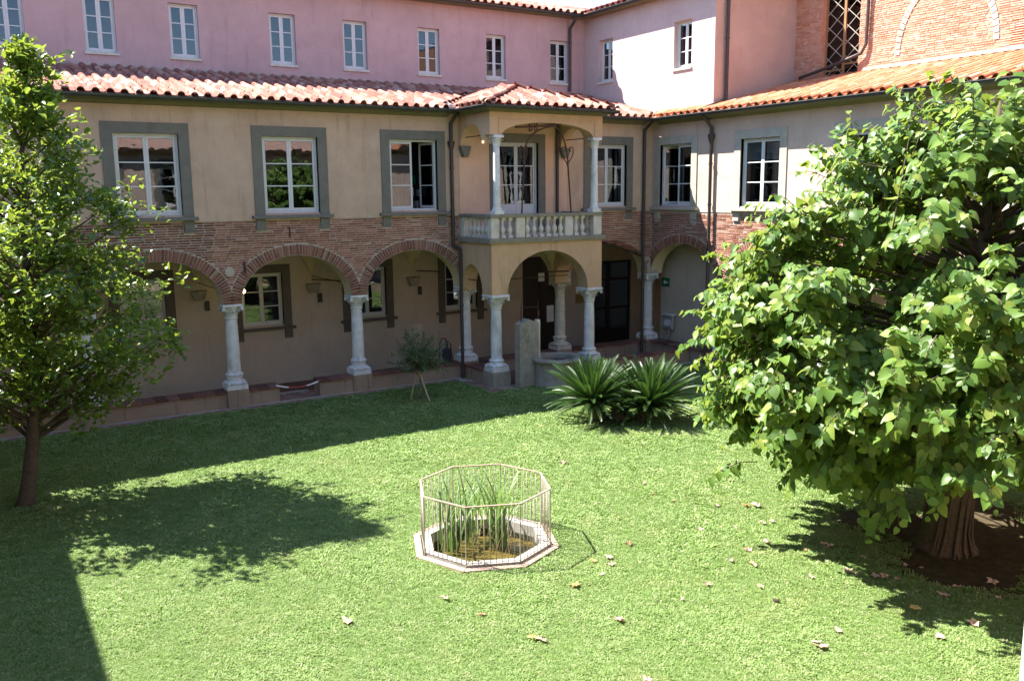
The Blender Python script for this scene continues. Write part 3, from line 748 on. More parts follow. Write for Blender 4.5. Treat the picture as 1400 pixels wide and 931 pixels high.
# low wall with pedestals and coping
lw = MB(); LB = [(-23, -12.52), (-11.42, -2*S+.2)]
for a, b in LB: lw.box(a, b, FY+.03, FY+.47, -.32, .425)
lw.box(-2*S+.28, -3.3, FY+.03, FY+.47, -.32, .425); lw.box(-3.3, FX+.3, FY+.03, FY+.47, -.32, .425)
lwo = lw.build('low_wall', M['low'], NW)
def coping(parent, mb_pts, n_len=.30):
    """mb_pts: (p0, p1, width direction +side, w) along a straight run"""
    p0, p1, side, wd, z = mb_pts
    p0, p1, side = Vector((*p0, 0)), Vector((*p1, 0)), Vector((*side, 0)); L = (p1-p0).length; t = (p1-p0)/L; n = max(1, round(L/n_len))
    me = MB(); me.bevbox(-.5, .5, -.5, .5, 0, 1, .03); me = me.mesh('coping_tile', M['cotto'])
    for k in range(n):
        c = p0+t*(L*(k+.5)/n)+side*(wd/2+rng.uniform(-.008, .008)); a = math.atan2(t.y, t.x)+rng.uniform(-.01, .01)
        m = Matrix.Translation((c.x, c.y, z+rng.uniform(-.004, .004))) @ Matrix.Rotation(a, 4, 'Z') @ Matrix.Diagonal((L/n-.008, wd, .055, 1))
        place(me, 'coping_tile', parent, m)
for a, b in ((-19.5, -17.27), (-16.73, -13.87), (-13.33, -12.5), (-11.44, -10.47), (-9.93, -7.07)): coping(lwo, ((a, FY-.015), (b, FY-.015), (0, 1), .53, .427))
coping(lwo, ((-6.5, FY-.01), (-3.7, FY-.01), (0, 1), .5, .427)); coping(lwo, ((-3.1, FY-.01), (-.1, FY-.01), (0, 1), .5, .427))
for x in COLX:
    p = MB(); p.bevbox(x-.275, x+.275, FY-.035, FY+.5, -.1, ZB-.002, .012); p.build('pedestal', M['low'], lwo)
for i, x in enumerate(COLX): column(NW, x, 0.0, mat='marble' if i != 4 else 'balus')
downpipe(NW, [(-7.33, FY-.5, ZG-.08), (-7.34, FY-.3, ZG-.2), (-7.34, FY-.09, ZG-.34), (-7.33, FY-.09, 4.0), (-7.30, FY-.09, 3.9), (-7.14, FY-.12, 3.83), (-7.12, FY-.12, 3.75), (-7.12, FY-.12, .05)], .052,
         [(-7.335, FY-.09, 6.1), (-7.335, FY-.09, 4.9), (-7.12, FY-.12, 2.2), (-7.12, FY-.12, .9)], hopper=(-7.34, FY-.09, 6.78))
downpipe(NW, [(-.34, FY-.5, ZG-.08), (-.34, FY-.3, ZG-.2), (-.34, FY-.12, ZG-.32), (-.34, FY-.12, 3.3), (-.34, FY-.12, .1)], .052, [(-.34, FY-.12, 6.2), (-.34, FY-.12, 4.6), (-.34, FY-.12, 2.9), (-.34, FY-.12, .9)])
ti = MB()
for x in [-5*S, -4*S, -3*S]: ti.tube([(x, .2, 2.95), (x, REAR, 2.95)], .012, 5)
ti.tube([(-10.95, 1.4, 3.05), (-10.2, 1.2, 2.98)], .022, 6); ti.tube([(-7.6, 1.6, 3.1), (-6.9, 1.4, 3.05)], .022, 6)
ti.build('tie_rod', M['iron'], NW)
for (x, z, rr) in ((-13.25, 3.62, .05), (-12.05, 4.45, .03)):
    a = MB(); a.tube([(x, FY-.03, z-.14), (x, FY-.05, z), (x, FY-.03, z+.14)], rr*.6, 6); a.tube([(x, FY, z), (x, FY-.09, z)], .018, 6); a.build('wall_anchor', M['iron'], NW)
ptch = MB(); ptch.lathe([(.01, 0), (.13, .004), (.12, .02), (.01, .024)], 0, 0, 9); po = ptch.build('plaster_patch', M['mortar'], NW)
po.matrix_basis = Matrix.Translation((-13.62, FY-.004, 3.52)) @ Matrix.Rotation(R(90), 4, 'X')

# =================================================================== EAST WING (right in the picture)
EW = thing('cloister_wing', 'sunlit right wing with brick arcade, pale tan first floor and orange tiled roof', 'building', (2.0, -9, 0))
E0 = -21.5
cy = [0.0]+COLY+[-5*SR, -6*SR]
ARY = sorted([((a+b)/2, abs(a-b)/2-.235, ZT, 1.06) for a, b in zip(cy, cy[1:])])
WINY = [-1.38, -4.86, -8.32, -11.78, -15.24]
w = MB(); w.map = AY(FX); arch_wall(w, E0, FY+.2, ZT, ZBR-.02, .5, ARY); ao = w.build('arcade_wall', M['mortar'], EW)
sf = MB(); sf.map = AY(FX)
for uc, hs, zs, rise in ARY:
    sf = MB(); sf.map = AY(FX)
    pp = arch_pts(uc, hs-.004, zs, rise-.004, 28)
    for a, b in zip(pp, pp[1:]): sf.quad((a[0], .03, a[1]), (a[0], .5, a[1]), (b[0], .5, b[1]), (b[0], .03, b[1]))
    sf.build('arch_soffit', M['vault'], EW, 60)
ko = [(y-.98, y-.70, 4.45, 4.9) for y in WINY]+[(y+.70, y+.98, 4.45, 4.9) for y in WINY]
scatter_pieces('brick', brick_mats('y', FX, -14, FY-.02, ZT, ZBR-.03, ARY, ko), BV, ao, M['brick'], 300)
for i, (uc, hs, zs, rise) in enumerate(ARY[-4:]): voussoirs(EW, 'y', FX, uc, hs, zs, rise, single=(i >= 2))
w = MB(); w.map = AY(FX-.02)
wall_panel(w, E0, FY+.1, ZBR-.02, ZG+.05, .42, [(y-WW/2, y+WW/2, WZ0, WZ1) for y in WINY]); w.build('wall', M['tan_right'], EW)
for i, y in enumerate(WINY):
    wo = window(EW, AY(FX-.02), y, WW, WZ0, WZ1, open_side=1 if i == 0 else 0, ang=62, smat='serena_light')
    if i == 1:
        for k in (-1, 1):
            b = MB(); b.box(FX+.17, FX+.18, y+k*.36-.29, y+k*.36+.29, 6.25, 6.8); b.build('blind', M['shutter_white'], EW)
cn = MB(); prof = [(FX-.021, ZEV-.02), (FX-.09, ZEV), (FX-.14, ZEV+.05), (FX-.36, ZEV+.10), (FX-.42, ZG-.03), (FX-.42, ZG+.01), (FX-.021, ZG+.04)]; k = len(prof)
cn.add([(x, E0, z) for x, z in prof]+[(x, FY-.38, z) for x, z in prof], [(i, i+1, k+i+1, k+i) for i in range(k-1)]+[tuple(range(k)), tuple(range(2*k-1, k-1, -1))])
cn.build('cornice', M['cornice'], EW)
gutter(EW, [(FX-.53, FY-.53, ZG), (FX-.53, E0, ZG)])
zx = lambda x: ZG+.03+SL*(x-(FX-.5))
rf = MB()
for dz in (0, -.06):
    rf.quad((FX-.5, FY-.5, zx(FX-.5)+dz), (FX-.5, E0, zx(FX-.5)+dz), (PX+.01, E0, zx(PX+.01)+dz), (PX+.01, .4, zx(PX+.01)+dz))
    rf.quad((PX+.01, PEND, zx(PX+.01)+dz), (PX+.01, E0, zx(PX+.01)+dz), (BX+.1, E0, zx(BX+.1)+dz), (BX+.1, PEND, zx(BX+.1)+dz))
ro = rf.build('roof', M['tile_orange'], EW)
ms = tiles((FX-.56, -18.6, zx(FX-.56)+.004), (0, 1, 0), (1, 0, SL), 62, 14, lambda p: p.y < p.x-.35 and (p.x < PX-.1 or p.y < PEND-.16))
scatter_pieces('roof_tile', ms, TV, ro, M['tile_orange'], 300)
# pink block on top
PWY = [2.66, -1.24]
w = MB(); w.map = AY(PX); wall_panel(w, PEND+.302, PY+.1, 7.7, 11.5, .35, [(y-.40, y+.40, 9.2, 10.62) for y in PWY]); w.build('upper_wall', M['pink_right'], EW)
for y in PWY: window(EW, AY(PX), y, .80, 9.2, 10.62, 'small', gl='glass', depth=.16, case=.035)
w = MB(); w.box(PX, PX+.36, PEND+.003, PEND+.3, 7.75, 11.498); w.build('corner_wall', M['pink_right'], EW)
w = MB(); w.box(PX+.002, 9, PEND-.0, PEND+.002, 7.75, 11.5); w.box(PX+.37, 9, PEND+.003, PEND+.3, 7.75, 11.499); w.build('end_wall', M['salmon'], EW)
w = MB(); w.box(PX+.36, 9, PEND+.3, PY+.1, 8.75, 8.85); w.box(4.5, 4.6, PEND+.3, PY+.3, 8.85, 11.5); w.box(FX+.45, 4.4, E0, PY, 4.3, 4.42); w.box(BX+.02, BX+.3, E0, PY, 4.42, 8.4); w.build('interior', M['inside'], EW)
xr_ = lambda x: UG+.03+.27*(x+.05)
rf = MB()
for dz in (0, -.07): rf.quad((-.03, 3.4, xr_(-.03)+dz), (-.03, PEND-.45, xr_(-.03)+dz), (5, PEND-.45, xr_(5)+dz), (5, 8.4, xr_(5)+dz))
uo = rf.build('upper_roof', M['tile'], EW)
scatter_pieces('roof_tile', tiles((-.09, PEND-.45, xr_(-.09)+.004), (0, 1, 0), (1, 0, .27), 22, 12, lambda p: p.y < p.x+3.4), TV, uo, M['tile'], 60)
gutter(EW, [(-.03, 3.42, UG), (-.03, PEND-.45, UG)], .07)
sof = MB(); sof.box(.03, PX-.002, PEND-.4, 3.47, UG-.06, UG+.03); sof.box(PX, 5, PEND-.4, PEND-.002, UG-.06, UG+.03); sof.build('eave', M['cornice'], EW)
downpipe(EW, [(PX+.42, PEND-.1, 11.44), (PX+.42, PEND-.1, zx(PX+.42)+.12), (PX+.2, PEND-.12, zx(PX+.2)+.13), (FX-.3, PEND-.18, ZG+.14), (FX-.5, PEND-.2, ZG+.08)], .055, [(PX+.42, PEND-.1, 9.9)])
downpipe(EW, [(FX-.5, -3.02, ZG-.08), (FX-.3, -3.02, ZG-.22), (FX-.12, -3.02, ZG-.4), (FX-.12, -3.02, 3.0), (FX-.12, -3.0, .05)], .052, [(FX-.12, -3.02, 6.2), (FX-.12, -3.02, 5.0), (FX-.12, -3.02, 3.6), (FX-.12, -3.0, 1.2)], hopper=(FX-.12, -3.02, 7.0))
# arcade inside of the east wing: closed first bay, open bays beyond
w = MB(); w.map = AY(1.05); wall_panel(w, -2.45, .3, -.32, 4.2, .2, []); w.build('bay_wall', M['rear'], EW)
w = MB(); w.box(.8, 1.25, -3.5, -2.45, -.32, 4.2); w.build('pilaster', M['porch'], EW)
w = MB(); w.map = AY(3.7); wall_panel(w, E0, PY, -.32, 4.3, .3, [(y-.62, y+.62, 1.52, 3.1) for y in (-5.2, -8.65)]); w.build('rear_wall', M['rear'], EW)
for y in (-5.2, -8.65): window(EW, AY(3.7), y, 1.24, 1.52, 3.1, smat='serena_dark')
vt = MB()
for a, b in zip(cy[1:], cy[2:]): vault(vt, FX+.5, 3.7, b, a, ZT, 1.36)
vt.build('vault', M['vault'], EW, 50)
lw = MB(); lw.box(FX+.03, FX+.47, E0, FY+.02, -.32, .425); lwo = lw.build('low_wall', M['low'], EW)
for a, b in zip(cy[:4], cy[1:5]): coping(lwo, ((FX-.015, b+.27), (FX-.015, a-.3), (1, 0), .53, .427))
for y in COLY[:3]:
    p = MB(); p.bevbox(FX-.035, FX+.5, y-.275, y+.275, -.1, ZB-.002, .012); p.build('pedestal', M['low'], lwo)
    column(EW, FX+.25, y)
lw = MB(); lw.box(-3.1, FX-.02, -2.2, -1.85, -.1, .40); lwo2 = lw.build('low_wall', M['low'], EW)
coping(lwo2, ((-3.1, -2.23), (FX-.03, -2.23), (0, 1), .42, .402))

# =================================================================== BRICK CHURCH behind the east wing
CH = thing('brick_church', 'tall bare brick wall with blocked arch and lozenge leaded window behind orange roof', 'church', (6, -9, 0))
w = MB(); w.map = AY(BX); CWIN = (-5.02, -3.62, 8.75, 11.6)
wall_panel(w, E0, PEND+.3, 8.3, 13.4, .6, [CWIN]); cw = w.build('wall', M['brick_church'], CH)
cbm = brick_mats('y', BX, -11.6, PEND-.02, 8.8, 11.7, [], [(CWIN[0], CWIN[1], 8.7, 11.7)])
def blk(q):
    y, z = q[0].translation.y, q[0].translation.z
    r0 = math.hypot((y+7.75)/1.42, (z-9.15)/1.9) if z > 9.15 else abs(y+7.75)/1.42
    return not (.93 < r0 < 1.08)
scatter_pieces('brick', [q for q in cbm if blk(q) and rng.random() > .02], BV, cw, M['brick_church'], 300)
va = MB(); va.map = AY(BX)
for i in range(34):
    t0, t1 = math.pi*i/34, math.pi*(i+.86)/34
    P_ = lambda t, r: (-7.75+1.42*r*math.cos(t), -.022, 9.15+1.9*r*math.sin(t))
    va.add([P_(t0, .95), P_(t1, .95), P_(t1, 1.06), P_(t0, 1.06)], [(0, 1, 2, 3)], rng.random())
va.build('blocked_arch', M['mortar'], CH)
cr = MB(); cr.box(BX-.07, BX-.001, E0, -5.25, 8.84, 8.93); cr.build('string_course', M['mortar'], CH)
lf = MB(); lf.map = AY(BX+.22)
lf.box(CWIN[0], CWIN[0]+.06, 0, .05, 8.75, 11.6); lf.box(CWIN[1]-.06, CWIN[1], 0, .05, 8.75, 11.6); lf.box(-4.36, -4.28, -.01, .05, 8.75, 11.6); lf.box(CWIN[0]+.06, -4.36, .002, .048, 9.15, 9.2); lf.box(-4.28, CWIN[1]-.06, .002, .048, 9.0, 9.05)
lw_ = lf.build('leaded_window', paint('brown_window_frame', (0.30, 0.17, 0.075)), CH)
for k, (a, b) in enumerate(((CWIN[0]+.06, -4.36), (-4.28, CWIN[1]-.06))):
    ld = MB(); ld.map = AY(BX+.24); stp = (b-a)/1.0
    for z in [8.9+.46*q for q in range(7)]:
        for z2 in (z+.52, z-.52):
            if 8.8 < z2 < 11.9: ld.tube([(a, 0, z), (b, 0, z2)], .012, 4)
    ld.build('lead_bars', M['serena_light'], lw_)
    p = MB(); p.map = AY(BX+.25); p.box(a-.01, b+.01, 0, .006, 8.76, 11.58); p.build('pane', M['glass_lead'], lw_)
downpipe(CH, [(BX-.09, -5.35, 12.5), (BX-.09, -5.33, 9.6), (BX-.12, -5.2, 9.35), (BX-.2, -4.6, 9.18), (BX-.25, -3.9, 9.02), (BX-.3, -3.1, 8.86)], .05, [(BX-.09, -5.35, 11)])
bk = MB(); bk.box(BX+.9, BX+1, E0, PEND, 8, 13.4); bk.box(BX, 14, E0, PEND, 13.4, 13.5); bk.build('interior', M['inside'], CH)

# =================================================================== PORCH WITH BALCONY AND LOGGIA
PO = thing('balcony_porch', 'two storey ochre porch with stone balustrade, marble columns and small hipped tile roof', 'porch', (-5.2, -1, 0))
XL, XR, YF = -7.07, -3.32, -2.03
pcx = (-6.80, -3.58); pcy = YF+.25
w = MB(); w.map = AX(YF); arch_wall(w, XL, XR, 2.64, 4.05, .48, [((pcx[0]+pcx[1])/2, (pcx[1]-pcx[0])/2-.235, 2.64, 1.15)])
w.build('front_wall', M['porch'], PO)
for nm, pl in (('side_wall', XL), ('side_wall', XR-.48)):
    w = MB(); w.map = AY(pl); arch_wall(w, YF+.481, FY-.002, 2.64, 4.05, .48, [((YF+.5+FY)/2-.02, .60, 2.64, .78)])
    w.build(nm, M['porch'], PO)
vt = MB(); vault(vt, XL+.4, XR-.4, YF+.4, FY+.1, 2.64, 1.32, 14); vt.build('vault', M['vault'], PO, 50)
fl = MB(); fl.bevbox(XL-.09, XR+.09, YF-.09, FY-.03, 4.05, 4.18, .02); fl.build('balcony_slab', M['ledge'], PO)
fl = MB(); fl.box(XL+.2, XR-.2, YF+.2, FY-.03, 4.181, 4.22); fl.build('balcony_floor', M['balus'], PO)
M['loggia'] = plaster('bounce_warmed_plaster', (0.68, 0.455, 0.325), 0.12, (0.62, 0.44, 0.33), 0.15)  # colour brightened and warmed to stand for sun bounced into the loggia
lb = MB(); lb.box(XL+.01, -6.075, FY-.032, FY-.021, 4.22, 6.41); lb.box(XL+.3, -6.075, FY-.031, FY-.021, 6.41, 7.5); lb.box(-4.125, XR-.01, FY-.032, FY-.021, 4.22, 7.5); lb.box(-6.075, -4.125, FY-.032, FY-.021, 7.115, 7.5); lb.build('loggia_bounce_panel', M['loggia'], PO)  # thin panel added over the tan wall to hold the bounce-lit colour
for x in pcx:
    p = MB(); p.bevbox(x-.29, x+.29, pcy-.29, pcy+.29, -.1, .49, .015); p.build('pedestal', M['pietra'], PO)
    column(PO, x, pcy, .49, 2.64, .16, True)
lw = MB(); lw.box(XL+.06, XL+.46, pcy+.29, FY+.02, -.1, .40); lo = lw.build('low_wall', M['low'], PO); coping(lo, ((XL+.03, pcy+.3), (XL+.03, FY), (0, 0), .0, .0)) if False else None
cme = MB(); cme.bevbox(-.5, .5, -.5, .5, 0, 1, .03); cme = cme.mesh('coping_tile', M['cotto'])
for k in range(4): place(cme, 'coping_tile', lo, Matrix.Translation((XL+.26, pcy+.30+.15+.305*k, .402)) @ Matrix.Diagonal((.46, .295, .055, 1)))
# balustrade
bl = MB(); bl.bevbox(XL-.04, XR+.02, YF-.05, YF+.22, 4.74, 4.83, .02); bl.bevbox(XL-.04, XL+.23, YF+.223, FY-.005, 4.742, 4.829, .02); bl.bevbox(XR-.25, XR+.02, YF+.223, FY-.005, 4.742, 4.829, .02)
bl.build('handrail', M['ledge'], PO)
def post(x0, x1, y0=YF-.01, y1=YF+.19):
    p = MB(); p.bevbox(x0, x1, y0, y1, 4.182, 4.738, .01); p.build('balustrade_post', M['balus'], PO)
post(XL, XL+.26); post(-6.27, -5.98); post(-4.62, -4.35); post(XR-.30, XR-.01); post(XL, XL+.2, FY-.25, FY-.03); post(XR-.2, XR-.01, FY-.25, FY-.03)
bv = MB(); pr = [(.0, 4.182)]; bz = 4.182
bv.box(-.075, .075, -.075, .075, 0, .07)
bv.lathe([(.055, .07), (.06, .09), (.04, .105), (.05, .13), (.078, .19), (.08, .23), (.058, .29), (.036, .33), (.032, .36), (.045, .375), (.032, .39), (.04, .43), (.05, .465), (.055, .49)], 0, 0, 12); bv.box(-.065, .065, -.065, .065, .49, .556)
bme = bv.mesh('baluster', M['balus'], 40)
bxs = [-6.62, -6.42] + [-5.83+.22*k for k in range(6)] + [-4.2, -3.98]
bxs = [-6.66, -6.43, -5.86, -5.63, -5.40, -5.17, -4.94, -4.73, -4.20, -3.97]
for x in bxs: place(bme, 'baluster', PO, Matrix.Translation((x, YF+.09, 4.182)) )
for k in range(5): place(bme, 'baluster', PO, Matrix.Translation((XL+.10, YF+.36+.23*k, 4.182)))
for k in range(5): place(bme, 'baluster', PO, Matrix.Translation((XR-.11, YF+.36+.23*k, 4.182)))
# upper columns
for x in (XL+.25, XR-.21):
    c = MB(); y = YF+.09
    c.bevbox(x-.15, x+.15, y-.14, y+.14, 4.83, 4.93, .01); c.lathe([(.135, 4.93), (.14, 4.96), (.12, 4.985), (.125, 5.01), (.105, 5.03)] + [(.105-.018*t, 5.03+1.6*t) for t in (0.02, .25, .5, .75, 1)], x, y, 18)
    co = c.build('column', M['marble'], PO, 40)
    k = MB(); k.lathe([(.088, 6.63), (.1, 6.64), (.1, 6.665), (.088, 6.68), (.095, 6.75), (.14, 6.86)], x, y, 16)
    for q in range(8): acanthus(k, (x, y, 0), R(45*q), .088, 6.68, .13, .08, .03)
    k.bevbox(x-.16, x+.16, y-.15, y+.15, 6.862, 6.935, .012); k.build('capital', M['marble'], co, 45)
# loggia top: beam with flat arches
zt0, zt1 = 6.93, 7.54
w = MB(); w.map = AX(YF); arch_wall(w, XL, XR, 6.937, zt1, .30, [((XL+XR)/2+.02, (XR-XL)/2-.36, 6.937, .36)]); w.build('loggia_beam', M['porch'], PO)
for pl in (XL, XR-.3):
    w = MB(); w.map = AY(pl); arch_wall(w, YF+.301, FY-.022, 6.6, zt1, .30, [((YF+.3+FY)/2+.02, .56, 6.62, .62)]) if False else arch_wall(w, YF+.301, FY-.022, 6.72, zt1, .30, [((YF+.3+FY)/2+.0, .60, 6.72, .55)])
    w.build('loggia_beam', M['porch'], PO)
fm = MB(); fm.box(XL+.28, XR-.26, YF-.018, YF-.001, 7.34, 7.37); fm.box(XL+.28, XL+.30, YF-.018, YF-.001, 6.95, 7.34); fm.box(XR-.28, XR-.26, YF-.018, YF-.001, 6.95, 7.34); fm.build('moulding', M['porch'], PO)
for x in (XL+.02, XR-.28):
    c = MB(); c.prism([(x-.03, 6.715), (x+.3, 6.715), (x+.27, 6.6), (x+.2, 6.42), (x+.07, 6.42), (x, 6.6)], FY-.2, FY-.022); c.build('corbel', M['serena'], PO)
cl = MB(); cl.box(XL+.301, XR-.301, YF+.301, FY-.025, 7.45, 7.5); cl.build('loggia_ceiling', M['loggia'], PO)
ti = MB(); ti.tube([(XL+.15, YF+.32, 6.95), (XL+.15, FY-.05, 6.95)], .014, 5); ti.tube([(XR-.15, YF+.32, 6.95), (XR-.15, FY-.05, 6.95)], .014, 5); ti.build('tie_rod', M['iron'], PO)
ti = MB(); ti.tube([(XL+.2, YF+.32, 2.95), (XL+.2, FY, 2.95)], .014, 5); ti.tube([(XL+.4, -.9, 2.93), (XR-.4, -.9, 2.93)], .014, 5); ti.tube([(-4.6, -.6, 3.05), (-3.9, -1.2, 3.08)], .022, 6); ti.build('tie_rod', M['iron'], PO)
EX0, EX1, EYF = -7.42, -3.06, -2.42
cn = MB()
cn.add([(XL-.01, YF-.01, 7.53), (XR+.01, YF-.01, 7.53), (EX1+.06, EYF+.06, 7.64), (EX0+.06, EYF+.06, 7.64), (EX0+.06, EYF+.06, 7.69), (EX1+.06, EYF+.06, 7.69), (XL-.01, FY-.03, 7.53), (EX0+.06, FY-.1, 7.64), (EX0+.06, FY-.1, 7.69), (XR+.01, FY-.03, 7.53), (EX1-.06, FY-.1, 7.64), (EX1-.06, FY-.1, 7.69)],
       [(0, 1, 2, 3), (3, 2, 5, 4), (6, 0, 3, 7), (7, 3, 4, 8), (1, 9, 10, 2), (2, 10, 11, 5)]); cn.build('cornice', M['cornice'], PO)
gutter(PO, [(EX0, FY-.5, ZG), (EX0, EYF, ZG)]); gutter(PO, [(EX0, EYF, ZG), (EX1, EYF, ZG)]); gutter(PO, [(EX1, EYF, ZG), (EX1, FY-.5, ZG)])
AP = Vector(((EX0+EX1)/2, EYF+(EX1-EX0)/2, 0)); LS = .315; AP.z = ZG+.03+LS*(EX1-EX0)/2
BKP = Vector((AP.x, 2.6, AP.z))
c0, c1 = Vector((EX0+.03, EYF+.03, ZG+.03)), Vector((EX1-.03, EYF+.03, ZG+.03)); e0, e1 = Vector((EX0+.03, 1.2, ZG+.03)), Vector((EX1-.03, 1.2, ZG+.03))
rf = MB()
for dz in (0, -.05):
    z = Vector((0, 0, dz)); rf.add([tuple(c0+z), tuple(c1+z), tuple(AP+z)], [(0, 1, 2)]); rf.quad(tuple(e0+z), tuple(c0+z), tuple(AP+z), tuple(BKP+z)); rf.quad(tuple(c1+z), tuple(e1+z), tuple(BKP+z), tuple(AP+z))
ro = rf.build('roof', M['tile'], PO)
ms = tiles((EX0, EYF-.03, ZG+.035), (1, 0, 0), (0, 1, LS), 15, 8, lambda p: abs(p.x-AP.x) < (EX1-EX0)/2-(p.y-EYF)-.02)
lz = lambda y: zr(y)
ms += tiles((EX0-.03, EYF, ZG+.035), (0, 1, 0), (1, 0, LS), 17, 7, lambda p: p.y-EYF > (p.x-EX0)+.05 and p.z > zr(p.y)-.03)
ms += tiles((EX1+.03, EYF, ZG+.035), (0, 1, 0), (-1, 0, LS), 17, 7, lambda p: p.y-EYF > (EX1-p.x)+.05 and p.z > zr(p.y)-.03)
scatter_pieces('roof_tile', ms, TV, ro, M['tile'], 300)
rd = []
hv = MB(); prf = [(.1*math.cos(R(a)), .1*math.sin(R(a))) for a in range(0, 181, 30)]; n = len(prf)
hv.add([(x, 0, z) for x, z in prf]+[(x*.85, .42, z*.85) for x, z in prf]+[(x*.8, 0, z*.8) for x, z in prf], [(i, i+1, n+i+1, n+i) for i in range(n-1)]+[(2*n+i, 2*n+i+1, i+1, i) for i in range(n-1)])
for a, b in ((c0, AP), (c1, AP), (AP, BKP)):
    t = (b-a); L = t.length; t.normalize(); s = t.cross(Vector((0, 0, 1))).normalized(); nn = s.cross(t)
    for k in range(int(L/.36)):
        p = a+t*(.36*k)+nn*(.05); tt = (t+nn*.06).normalized()
        rd.append((Matrix(((s.x, tt.x, nn.x, p.x), (s.y, tt.y, nn.y, p.y), (s.z, tt.z, nn.z, p.z), (0, 0, 0, 1))), 0))
scatter_pieces('ridge_tile', rd, [hv], ro, M['tile'], 300)
fz = MB(); fz.add([(EX0-.22, FY-.5, ZG+.06), (EX0-.02, FY-.5, ZG+.05), (EX0+.35, .4, zr(.4)+.08), (EX0+.0, .4, zr(.4)+.08)], [(0, 1, 2, 3)]); fz.box(EX0-.2, EX0-.02, FY-.57, FY-.54, ZG-.02, ZG+.13); fz.build('valley_flashing', M['zinc'], ro)
dd = MB()      # balcony door
dw = MB(); dw.map = AX(FY-.02); pn = []
for s_ in (0, 1):
    a = -5.1-.66+s_*.66; leaf(dw, pn, a+.005, a+.655, 5.0, 6.80, .1)
    dw.box(a+.005, a+.655, .102, .138, 4.25, 4.999)
dw.box(-5.82, -5.765, .09, .16, 4.24, 6.86); dw.box(-4.435, -4.38, .09, .16, 4.24, 6.86); dw.box(-5.765, -4.435, .092, .158, 6.805, 6.86)
do = dw.build('balcony_door', M['white'], PO)
for p in pn: p.build('pane', M['glass'], do)
sr = MB(); sr.map = AX(FY-.02); sr.box(-6.07, -5.82, -.03, .09, 4.22, 7.11); sr.box(-4.38, -4.13, -.03, .09, 4.22, 7.11); sr.box(-5.82, -4.38, -.027, .087, 6.86, 7.108); sr.build('door_surround', M['serena'], do)
hd = MB(); hd.tube([(-5.08, FY+.07, 5.18), (-5.08, FY+.03, 5.2), (-4.98, FY+.03, 5.2)], .012, 6); hd.build('handle', M['zinc'], do)
downpipe(PO, [(-3.72, FY-.08, 7.42), (-3.72, FY-.08, 4.25)], .05, [(-3.72, FY-.08, 6.6)])

# =================================================================== OTHER WINGS (out of frame: their shadow and reflections)
for nm, lab, box_, facing in (('w', 'tall tan wing closing the courtyard on the left, seen only as shadow', None, 0), ('s', 'tan wing opposite the arcade from whose window one looks out', None, 1)):
    if nm == 'w':
        T = thing('cloister_wing', lab, 'building', (-24, -11, 0)); mp = lambda u, d, z: (-22.67-d, u, z); a, b = -24, .2
        wins = [-3, -6.5, -10, -13.5, -17]
    else:
        T = thing('cloister_wing', lab, 'building', (-10, -25, 0)); mp = lambda u, d, z: (u, -23.02-d, z); a, b = -26, 4.5
        wins = [-3.4, -6.8, -10.2, -13.6, -17.0]
    w = MB(); w.map = mp; wall_panel(w, a, b, 0, ZG+.05, .4, [(x-.72, x+.72, WZ0, WZ1) for x in wins]+[(x-.6, x+.6, 1.3, 3.0) for x in wins]); w.build('wall', M['tan_right'], T)
    for x in wins: window(T, mp, x, WW, WZ0, WZ1)
    w = MB(); w.map = mp; w.quad((a, -.55, ZG), (b, -.55, ZG), (b, 4.2, ZG+1.15), (a, 4.2, ZG+1.15)); w.box(a, b, -.45, -.002, ZG-.12, ZG-.01); w.build('roof', M['tile'], T)
    w = MB(); w.map = (lambda mp: lambda u, d, z: mp(u, d+4.2, z))(mp); wall_panel(w, a, b, 8.6, 11.5, .3, [(x-.4, x+.4, 9.2, 10.6) for x in wins]); w.build('upper_wall', M['pink'], T)
    w = MB(); w.map = mp; w.box(a, b, 1.4, 1.5, 0, 8); w.box(a, b, 4.6, 4.7, 8.7, 11.5); w.quad((a, 3.7, 11.52), (b, 3.7, 11.52), (b, 8, 12.6), (a, 8, 12.6)); w.build('interior', M['inside'], T)
    if nm == 's':
        # edge of the open casement beside the viewer
        cs = MB(); cs.box(CAM.x+.500, CAM.x+.535, -23.0, CAM.y+.249, 4.3, 6.6); cs.build('open_casement', M['white'], T)

# =================================================================== paving strip along the low wall
def paving(name_parent, rects):
    me = MB(); me.bevbox(-.5, .5, -.5, .5, 0, 1, .03)
    mats = []
    for x0, x1, y0, y1, ln, wd in rects:
        y = y0
        while y+wd <= y1+.001:
            x = x0+rng.uniform(-.1, 0)
            while x < x1:
                mats.append((Matrix.Translation((x+ln/2, y+wd/2, .03+rng.uniform(0, .006))) @ Matrix.Rotation(rng.uniform(-.02, .02), 4, 'Z') @ Matrix.Diagonal((ln-.012, wd-.012, .035, 1)), 0)); x += ln
            y += wd
    scatter_pieces('paving_brick', mats, [me], name_parent, M['paving'], 300)
pv = MB(); pv.box(-20, XL-.01, FY-.42, FY+.03, -.05, .052); pv.box(-12.5, -11.44, FY+.03, .8, -.05, .051); pv.box(XL-.36, XL+.05, YF-.42, FY-.42, -.05, .0515); pv.box(XL+.05, FX-.02, YF-.42, YF+.0, -.05, .0512); pv.box(XL+.05, XR, YF, FY, -.05, .0508)
pvo = structure('paving', pv, M['mortar'])
paving(pvo, [(-19, XL-.4, FY-.40, FY-.01, .13, .26), (-12.5, -11.44, FY+.04, .75, .13, .26), (XL-.36, XL-.0, YF-.40, FY-.4, .12, .26), (XL, -4.4, YF-.40, YF-.02, .13, .26)])

